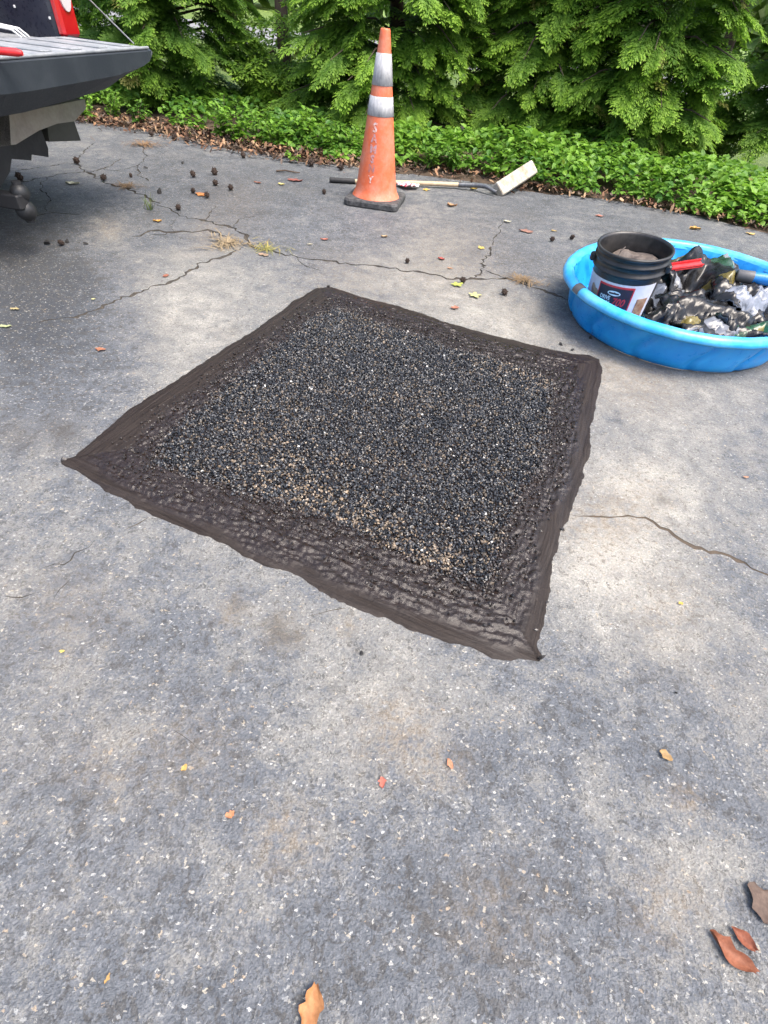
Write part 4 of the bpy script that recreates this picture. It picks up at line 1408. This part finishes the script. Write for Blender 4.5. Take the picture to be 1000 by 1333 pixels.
CR = [(62, 318, .02, 'black asphalt crumb in the shade left of the dark seed pod'), (88, 316, .012, 'black crumb right of the shaded seed pod'), (112, 318, .010, 'lone black crumb below the pale spill'),
      (730, 449, .010, 'black crumb behind the right corner of the patch'), (768, 441, .010, 'black crumb beside the foot of the blue pool'), (745, 456, .007, 'tiny black crumb touching the back edge of the patch'),
      (471, 851, .006, 'black crumb in front of the lower patch border'), (208, 252, .02, 'black clod on the upper driveway between the pods and the crack'), (190, 219, .012, 'small dark crumb on the far driveway'),
      (238, 213, .014, 'dark crumb behind the round seed pods'), (880, 902, .004, 'tiny dark crumb right of the lowest patch corner')]
CRM = []
for k in range(3):
    v, f, c = pebbles(np.zeros((1, 3)), np.array([1.0]), np.zeros((1, 3)), RNG, .4, (1.1, .9, .7))
    me = bpy.data.meshes.new('asphalt_crumb')
    me.from_pydata(v.tolist(), [], f.tolist())
    me.materials.append(M['crumb'])
    CRM.append(me)
for k, (px, py, r, lb) in enumerate(CR):
    o = bpy.data.objects.new('asphalt_crumb', CRM[k % 3])
    COL.objects.link(o)
    o.location = (*gr((px, py))[:2], r * .5)
    o.scale = (r, r, r)
    o.rotation_euler = (0, 0, k)
    tag(o, lb, 'crumb', 'asphalt crumbs on the driveway')

# twig
a, b = gr((360, 224)), gr((391, 226))
tw = MB().tube([(0, 0, .008), tuple((b - a) * .35 + [0, .01, .014]), tuple((b - a) * .7 + [0, -.005, .010]), tuple(b - a + [0, 0, .006])], [.007, .006, .006, .003], 7).build('twig', M['bark'])
tw.location = tuple(a)
tag(tw, 'thin brown twig lying on the driveway below the weeds', 'twig')


# dry grass tufts growing from the crack, and one green sprout
def blades(name, px, n, spread, length, c0, c1, label, cat, up=.25, mat='straw', seed=0):
    rng = np.random.default_rng(seed)
    V, F, C = [], [], []
    for k in range(n):
        a = rng.uniform(0, 2 * math.pi)
        r = spread * abs(rng.normal(0, .75)) * (.5 + .5 * math.sin(a * 3 + seed))
        bx_, by_ = r * math.cos(a) * 1.3, r * math.sin(a)
        yaw, L = rng.uniform(0, 2 * math.pi), length * rng.uniform(.5, 1.2)
        w = .0026 * rng.uniform(.7, 1.6)
        b0 = len(V)
        for j, t in enumerate((0, .5, 1)):
            z = .004 + up * L * (math.sin(t * math.pi * .5) if up > .5 else math.sin(t * math.pi) * .6 + .03) * rng.uniform(.6, 1.2)
            hx, hy = bx_ + math.cos(yaw) * L * t * (1 - up * .5), by_ + math.sin(yaw) * L * t * (1 - up * .5)
            ww = w * (1 - .8 * t)
            V += [(hx - math.sin(yaw) * ww, hy + math.cos(yaw) * ww, z), (hx + math.sin(yaw) * ww, hy - math.cos(yaw) * ww, z)]
        F += [(b0, b0 + 1, b0 + 3, b0 + 2), (b0 + 2, b0 + 3, b0 + 5, b0 + 4)]
        m_ = rng.random()
        C += [tuple(np.array(c0) * (1 - m_) + np.array(c1) * m_)] * 6
    o = big_mesh(name, V, F, M[mat], col=C)
    o.location = tuple(gr(px))
    return tag(o, label, cat)


blades('dry_grass_tuft', (297, 318), 150, .10, .12, (.32, .25, .15), (.20, .155, .10), 'straw coloured dry grass tuft where the cracks meet', 'dry grass', seed=1)
blades('dry_grass_tuft', (348, 325), 50, .09, .11, (.30, .25, .08), (.16, .17, .05), 'thin yellowish grass lying along the crack right of the big tuft', 'dry grass', seed=2)
blades('pine_needle_clump', (680, 366), 90, .06, .11, (.27, .19, .11), (.17, .12, .07), 'brown pine needle clump on the crack left of the pool', 'pine needles', seed=3)
blades('pine_needle_clump', (165, 243), 60, .07, .11, (.22, .15, .09), (.14, .10, .06), 'brown needle debris along the upper crack', 'pine needles', seed=4)
blades('pine_needle_clump', (188, 190), 90, .16, .16, (.27, .17, .09), (.16, .10, .06), 'flat patch of brown needles near the far edge', 'pine needles', seed=5)
blades('grass_sprout', (196, 274), 22, .03, .085, (.08, .13, .04), (.15, .17, .07), 'small green sprout growing out of the crack', 'sprout', up=.9, seed=6)

# ------------------------------------------------------------------ litter along the bed
n = 4200
lx = np.concatenate([RNG.uniform(-4.4, -.6, n // 2), RNG.uniform(-4.4, 1.2, n // 3), RNG.uniform(1.0, 3.8, n - n // 2 - n // 3)])
off = RNG.normal(.09, .12, n)
off = np.where(lx > .9, off * .5 + .0, off)
ly = bed_y(lx) + off
sz = RNG.uniform(.008, .028, n)
yaw, tlt = RNG.uniform(0, 6.28, n), RNG.normal(0, .5, (n, 2))
base = np.array([(-1, 0, 0), (-.3, -.42, .12), (.5, -.36, .05), (1, 0, .2), (.4, .4, .08), (-.4, .38, .16)])
bv = base[None] * sz[:, None, None]
bv[..., 2] += bv[..., 0] * tlt[:, :1] + bv[..., 1] * tlt[:, 1:]
cx, sx = np.cos(yaw)[:, None], np.sin(yaw)[:, None]
lz = .012 + .04 * np.clip(off + .05, 0, .3) / .3 + RNG.uniform(0, .022, n)
V = np.stack([bv[..., 0] * cx - bv[..., 1] * sx + lx[:, None], bv[..., 0] * sx + bv[..., 1] * cx + ly[:, None], np.maximum(bv[..., 2] + lz[:, None], .003)], -1).reshape(-1, 3)
F = (np.array([(0, 1, 2, 3), (0, 3, 4, 5)])[None] + (np.arange(n) * 6)[:, None, None]).reshape(-1, 4)
pal = np.array([(.10, .055, .035), (.17, .09, .055), (.06, .038, .028), (.24, .14, .08), (.30, .20, .12), (.13, .10, .08)])
c = pal[RNG.integers(0, 6, n)] * RNG.uniform(.7, 1.3, (n, 1))
tag(big_mesh('leaf_litter', V, F, M['litter'], col=np.repeat(c, 6, 0)), 'brown leaf and bark litter strewn along the edge of the driveway', 'leaf litter', kind='stuff')


# ------------------------------------------------------------------ broad-leaved ground cover and weeds
LB = np.array([(0, 0, 0), (.28, .33, .05), (.3, 0, -.02), (.28, -.33, .05), (.65, .24, .02), (.65, 0, -.05), (.65, -.24, .02), (1, 0, -.14)])
LF = np.array([(0, 2, 1, 1), (0, 3, 2, 2), (1, 2, 5, 4), (2, 3, 6, 5), (4, 5, 7, 7), (5, 6, 7, 7)])
LF3 = np.array([(0, 2, 1), (0, 3, 2), (1, 2, 5), (1, 5, 4), (2, 3, 6), (2, 6, 5), (4, 5, 7), (5, 6, 7)])


def leaves(P, yaw, pitch, roll, size, tint):
    n = len(P)
    v = LB[None] * size[:, None, None]
    cr, sr = np.cos(roll)[:, None], np.sin(roll)[:, None]
    y, z = v[..., 1] * cr - v[..., 2] * sr, v[..., 1] * sr + v[..., 2] * cr
    cp, sp = np.cos(pitch)[:, None], np.sin(pitch)[:, None]
    x, z = v[..., 0] * cp - z * sp, v[..., 0] * sp + z * cp
    cy, sy = np.cos(yaw)[:, None], np.sin(yaw)[:, None]
    V = np.stack([x * cy - y * sy, x * sy + y * cy, z], -1) + P[:, None, :]
    F = LF3[None] + (np.arange(n) * 8)[:, None, None]
    return V.reshape(-1, 3), F.reshape(-1, 3), np.repeat(tint, 8, 0)


n = 21000
gx_ = np.concatenate([RNG.uniform(-1.5, 4.2, n * 3 // 4), RNG.uniform(-5, -1.2, n // 4)])
dep = RNG.random(n) ** 1.15 * 1.5 + .02
front = .0 + .10 * vnoise(gx_ * 2.3, gx_ * 0, 14) + np.where(gx_ < -.9, .16, 0) + np.where((gx_ > -.7) & (gx_ < .9), .08, 0)
gy_ = bed_y(gx_) + front + dep
hp = (.06 + .30 * (1 - np.exp(-dep / .22))) * (.65 + .7 * fbm(gx_ * 2.2, gy_ * 2.2, 18, 3))
hp = np.where(gx_ < -1.2, hp * .6, hp * (.18 + .95 * fbm(gx_ * 1.4, gy_ * .9, 41, 3)))
keepm = fbm(gx_ * 2.5, gy_ * 2.5, 23, 3) > np.where(gx_ > .9, .30, np.where(gx_ > -1.2, .42, .5))
gz = hp * (1 - .55 * RNG.random(n) ** 1.6)
P = np.stack([gx_, gy_, gz + .01], 1)[keepm]
m_ = len(P)
clump = fbm(P[:, 0] * 3, P[:, 1] * 3, 29, 3)
tint = np.stack([np.clip(RNG.normal(.5, .22, m_) + (clump - .5) * 1.2, 0, 1), RNG.random(m_), (RNG.random(m_) < .012) * RNG.random(m_)], 1)
V, F, c = leaves(P, RNG.uniform(0, 6.28, m_), RNG.normal(-.1, .38, m_), RNG.normal(0, .4, m_), RNG.uniform(.036, .088, m_) * (.8 + .5 * clump), tint)
tag(big_mesh('ground_cover', V, F, M['weed'], col=c), 'bright green broad leaved ground cover along the bed', 'ground cover', kind='stuff')


def weed(px, hgt, nst, label, seed, size=.06, spread=.1, tone=.6):
    rng = np.random.default_rng(seed)
    p = gr(px)
    root = tag(empty('weed_plant', (p[0], p[1], .01)), label, 'weed', 'weeds at the edge of the bed')
    st, LP = MB(), []
    for k in range(nst):
        a = rng.uniform(0, 6.28)
        tip = np.array([math.cos(a) * spread * rng.uniform(.3, 1.2), math.sin(a) * spread * rng.uniform(.3, 1.2), hgt * rng.uniform(.6, 1.1)])
        b = np.array([rng.uniform(-.03, .03), rng.uniform(-.03, .03), 0])
        mid = (b + tip) / 2 + [0, 0, hgt * .12]
        st.tube([b, mid, tip], [.003, .0025, .0015], 5, False)
        for t in np.linspace(.25, 1, 6):
            q = (1 - t) ** 2 * b + 2 * t * (1 - t) * mid + t * t * tip
            for s_ in range(3):
                LP.append((*q, rng.uniform(0, 6.28), rng.normal(.15, .35), rng.normal(0, .3), size * rng.uniform(.6, 1.25) * (1.15 - .4 * t)))
    st.build('stem', M['bark'], root)
    LP = np.array(LP)
    t = np.stack([np.clip(rng.normal(tone, .18, len(LP)), 0, 1), rng.random(len(LP)), 0 * LP[:, 0]], 1)
    V, F, c = leaves(LP[:, :3], LP[:, 3], LP[:, 4], LP[:, 5], LP[:, 6], t)
    tag(big_mesh('leaf_cluster', V, F, M['weed'], root, col=c), kind='stuff')


WEEDS = [((118, 158), .20, 7, 'pale low weed behind the truck bumper', .05, .16, .8), ((150, 160), .22, 7, 'leafy weed right of the pale weed by the truck', .05, .14, .6), ((182, 166), .20, 6, 'low dark weed below the left shrub', .05, .12, .35),
         ((236, 172), .12, 5, 'small weed alone in the litter under the left shrub', .045, .08, .6), ((292, 186), .30, 8, 'upright bright weed left of the shrub gap', .07, .12, .75), ((312, 190), .28, 8, 'bright weed beneath the gap between the shrubs', .07, .14, .7),
         ((340, 188), .30, 8, 'bushy nettle like weed right of the gap', .06, .14, .7), ((358, 196), .20, 7, 'low bright weed above the twig', .06, .12, .8), ((396, 196), .30, 9, 'tall weed left of the cone', .075, .15, .75),
         ((384, 212), .08, 4, 'tiny yellow green sprout in the litter left of the cone', .035, .08, .9), ((402, 205), .11, 4, 'small sprout between the litter and the tall weed', .04, .06, .6), ((430, 204), .26, 9, 'leafy weed just left of the cone', .06, .15, .6),
         ((458, 206), .22, 8, 'weed with round leaves directly behind the cone', .06, .14, .65), ((560, 222), .22, 8, 'dark ivy like weed right of the cone', .06, .14, .35), ((590, 226), .20, 8, 'low ivy like weed above the tool handle', .06, .12, .4),
         ((645, 228), .22, 7, 'grassy weed above the neck of the tool', .05, .10, .6), ((700, 225), .28, 9, 'lush weed behind the pale board head', .06, .16, .7), ((920, 284), .09, 5, 'yellow green leafy sprout at the driveway edge on the right', .05, .12, 1.0),
         ((965, 292), .10, 6, 'low green weed at the driveway edge on the far right', .05, .14, .7)]
for k, (px, hg, ns, lb, s_, sp, tn) in enumerate(WEEDS):
    weed(px, hg, ns, lb, 100 + k, s_, sp, tn)


# ------------------------------------------------------------------ cypress trees
def make_spray(rng, detail=1.0):
    """flat fern-like spray of scale-leaved twigs, 1 m long, along +x"""
    V, F, C = [], [], []

    def kite(p, d, side, L, w, c):
        b = len(V)
        m_ = p + d * L * .45
        V.extend([p, m_ + side * w, p + d * L, m_ - side * w])
        F.append((b, b + 1, b + 2, b + 3))
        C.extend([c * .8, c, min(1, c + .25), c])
    nb = int(12 * detail)
    up = np.array([0, 0, 1.])
    ax = lambda s: np.array([s, .04 * math.sin(s * 5), -.22 * s * s])
    for k in range(nb):
        s = .08 + .90 * k / nb + rng.uniform(-.01, .01)
        p0_ = ax(s)
        for sd_ in (-1, 1):
            L = .40 * (1 - s) ** .62 * min(1, .45 + 2.5 * s) * rng.uniform(.75, 1.2) + .05
            an = R(rng.uniform(42, 58) - 14 * s) * sd_
            d0 = np.array([math.cos(an), math.sin(an), rng.normal(.02, .07)])
            nl = max(2, int(L / .068 * detail))
            for j in range(nl + 1):
                t = j / nl
                p = p0_ + d0 * L * t + up * (-.20 * L * t * t)
                dd = d0 + up * (-.40 * t)
                if j == nl:
                    kite(p, dd / np.linalg.norm(dd), np.array([-d0[1], d0[0], 0]), .11, .024, .65 + .3 * s)
                    continue
                for s2 in (-1, 1):
                    a2 = an + s2 * R(rng.uniform(30, 44))
                    d2 = np.array([math.cos(a2), math.sin(a2), dd[2] + rng.normal(-.12, .16)])
                    d2 /= np.linalg.norm(d2)
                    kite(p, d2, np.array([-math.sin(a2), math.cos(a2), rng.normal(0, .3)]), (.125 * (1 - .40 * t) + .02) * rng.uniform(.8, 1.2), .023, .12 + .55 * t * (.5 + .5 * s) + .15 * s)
    for j in range(3):
        an = (j - 1) * R(24)
        kite(ax(.97), np.array([math.cos(an), math.sin(an), -.35]), np.array([-math.sin(an), math.cos(an), 0]), .10, .02, .9)
    return np.array(V), np.array(F), np.array(C)


SPR = [make_spray(np.random.default_rng(k)) for k in range(5)]
SPC = [make_spray(np.random.default_rng(k + 9), .55) for k in range(2)]


def place_sprays(items, templates):
    """items: rows of x,y,z,yaw,pitch,roll,len,width,tone"""
    Vs, Fs, Cs, b = [], [], [], 0
    items = np.array(items)
    for ti, (sv, sf, sc) in enumerate(templates):
        it = items[ti::len(templates)]
        if not len(it):
            continue
        n = len(it)
        v = np.repeat(sv[None], n, 0) * np.stack([it[:, 6], it[:, 7], it[:, 6]], 1)[:, None, :]
        cr, sr = np.cos(it[:, 5])[:, None], np.sin(it[:, 5])[:, None]
        y, z = v[..., 1] * cr - v[..., 2] * sr, v[..., 1] * sr + v[..., 2] * cr
        cp, sp = np.cos(it[:, 4])[:, None], np.sin(it[:, 4])[:, None]
        x, z = v[..., 0] * cp - z * sp, v[..., 0] * sp + z * cp
        cy, sy = np.cos(it[:, 3])[:, None], np.sin(it[:, 3])[:, None]
        V = np.stack([x * cy - y * sy, x * sy + y * cy, z], -1) + it[:, None, :3]
        k = len(sv)
        Vs.append(V.reshape(-1, 3))
        Fs.append((sf[None] + (np.arange(n) * k)[:, None, None]).reshape(-1, sf.shape[1]) + b)
        t = np.clip(sc[None] * it[:, 8:9] * 1.35, 0, 1)
        Cs.append(np.stack([t, np.repeat(RNG.random((n, 1)), k, 1), np.repeat((RNG.random((n, 1)) < .03) * .8, k, 1)], -1).reshape(-1, 3))
        b += n * k
    return np.concatenate(Vs), np.concatenate(Fs), np.concatenate(Cs)


def tree(loc, Rb, ht, nvis, label, seed, tone=.7, skirt=.12, span=1.6):
    rng = np.random.default_rng(seed)
    root = tag(empty('cypress_tree', (loc[0], loc[1], 0)), label, 'tree', 'row of cypress trees behind the driveway')
    tb = MB()
    tb.tube([(0, 0, -.05), (.02, .01, .5), (-.02, 0, 1.5), (.02, .02, ht * .6), (0, 0, ht * .95)], [.09, .075, .06, .04, .01], 9)
    tb.build('trunk', M['bark'], root)
    limbs = MB()
    near, far = [], []
    cam_a = math.atan2(-loc[1], -loc[0])

    def rad(z):
        return Rb * min(1, .72 + .6 * z) * max(.05, (1 - z / ht)) ** .95
    # branches: each limb carries several sprays towards its end
    nl = nvis // 9
    for k in range(nl):
        z = skirt + span * (k + .5) / nl + rng.uniform(-.06, .06)
        a = cam_a + rng.normal(0, .8)
        rr = rad(z) * rng.uniform(.70, 1.12)
        d = np.array([math.cos(a), math.sin(a), 0])
        droop = rng.uniform(-.02, .16)
        tip = d * rr + [0, 0, z - droop]
        knee = d * rr * .5 + [0, 0, max(.08, z + .05)]
        limbs.tube([(0, 0, max(.1, z - .05)), knee, (knee + tip) / 2 + [0, 0, .03], tip], [.016, .010, .007, .003], 5, False)
        lt = rng.uniform(.8, 1.2)
        rl = rng.normal(0, .16)
        for j in range(9):
            u = j / 8
            base = knee + (tip - knee) * u
            s_ = 1 if j % 2 else -1
            fan = s_ * rng.uniform(.45, .95) * (1 - .95 * u)
            L = rng.uniform(.26, .40) * (1.25 - .35 * u)
            bz = base + rng.normal(0, .012, 3) - d * L * .25
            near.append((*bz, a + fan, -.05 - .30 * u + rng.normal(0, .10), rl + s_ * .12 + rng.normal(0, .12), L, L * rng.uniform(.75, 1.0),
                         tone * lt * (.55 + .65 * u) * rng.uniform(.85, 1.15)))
    # inner, shaded foliage
    for k in range(nvis // 2):
        z = rng.uniform(max(.1, skirt), skirt + span)
        a = rng.uniform(0, 6.28)
        r = rad(z) * rng.uniform(.25, .7)
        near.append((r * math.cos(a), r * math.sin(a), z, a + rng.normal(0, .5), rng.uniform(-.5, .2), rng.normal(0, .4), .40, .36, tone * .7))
    for k in range(int(nvis * .5)):
        z = skirt + span - .1 + max(.1, ht - skirt - span) * rng.random() ** 1.3
        a = rng.uniform(0, 6.28)
        r = rad(z) * rng.uniform(.5, .95)
        far.append((r * math.cos(a), r * math.sin(a), z, a + rng.normal(0, .4), rng.uniform(-.4, .2), rng.normal(0, .4), .5, .5, tone))
    limbs.build('limb', M['bark'], root)
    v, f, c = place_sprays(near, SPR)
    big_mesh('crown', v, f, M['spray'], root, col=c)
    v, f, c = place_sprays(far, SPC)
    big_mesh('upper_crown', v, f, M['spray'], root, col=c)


tree((-2.95, 7.35), 1.20, 4.6, 420, 'dark dense cypress left of the gap, behind the truck tailgate', 1, .50, .10)
tree((-4.9, 7.9), 1.35, 4.4, 240, 'lighter cypress at the far left behind the truck', 2, .75, .15)
tree((-.45, 7.15), 1.34, 5.0, 480, 'bright cypress directly behind the traffic cone', 3, .86, .10)
tree((1.15, 7.35), 1.10, 4.8, 380, 'cypress between the cone and the tall right hand cypress', 4, .8, .14)
tree((2.10, 6.85), 1.02, 5.2, 420, 'cypress with layered drooping fronds behind the pool', 5, .85, .10)
tree((4.05, 7.2), 1.05, 4.6, 260, 'cypress at the right edge behind the pool', 6, .65, .25)

tree((-1.72, 7.5), .62, 1.1, 110, 'low bright evergreen shrub in the gap between the cypress trees', 8, .95, .08, .42)
tree((3.15, 7.7), .60, 1.2, 90, 'low yellow green evergreen shrub at the gap on the right', 9, 1.0, .08, .5)

# ------------------------------------------------------------------ beyond the trees
rng = np.random.default_rng(77)
n = 9000
a = rng.uniform(-.95, .95, n)
dd = rng.uniform(58, 85, n)
z = rng.random(n) ** .8 * (7 + 4 * vnoise(a * 12, a * 0, 3))
P = np.stack([np.sin(a) * dd, np.cos(a) * dd, z], 1)
t = np.stack([np.clip(rng.normal(.45, .25, n), 0, 1), rng.random(n), 0 * z], 1)
V, F, c = leaves(P, rng.uniform(0, 6.28, n), rng.normal(0, .7, n), rng.normal(0, .7, n), rng.uniform(1.2, 2.6, n), t)
tag(big_mesh('far_woods', V, F, M['far'], col=c), 'distant belt of trees beyond the road', 'woods', kind='stuff')
n = 2600
P = np.stack([rng.uniform(-7, 8, n), rng.normal(11.5, .6, n), rng.random(n) ** 1.3 * .55], 1)
t = np.stack([np.clip(rng.normal(.85, .2, n), 0, 1), rng.random(n), 0 * P[:, 0]], 1)
V, F, c = leaves(P, rng.uniform(0, 6.28, n), rng.normal(.2, .5, n), rng.normal(0, .4, n), rng.uniform(.06, .14, n), t)
tag(big_mesh('sunlit_undergrowth', V, F, M['far'], col=c), 'sunlit yellow green undergrowth seen through the gaps between the trees', 'undergrowth', kind='stuff')
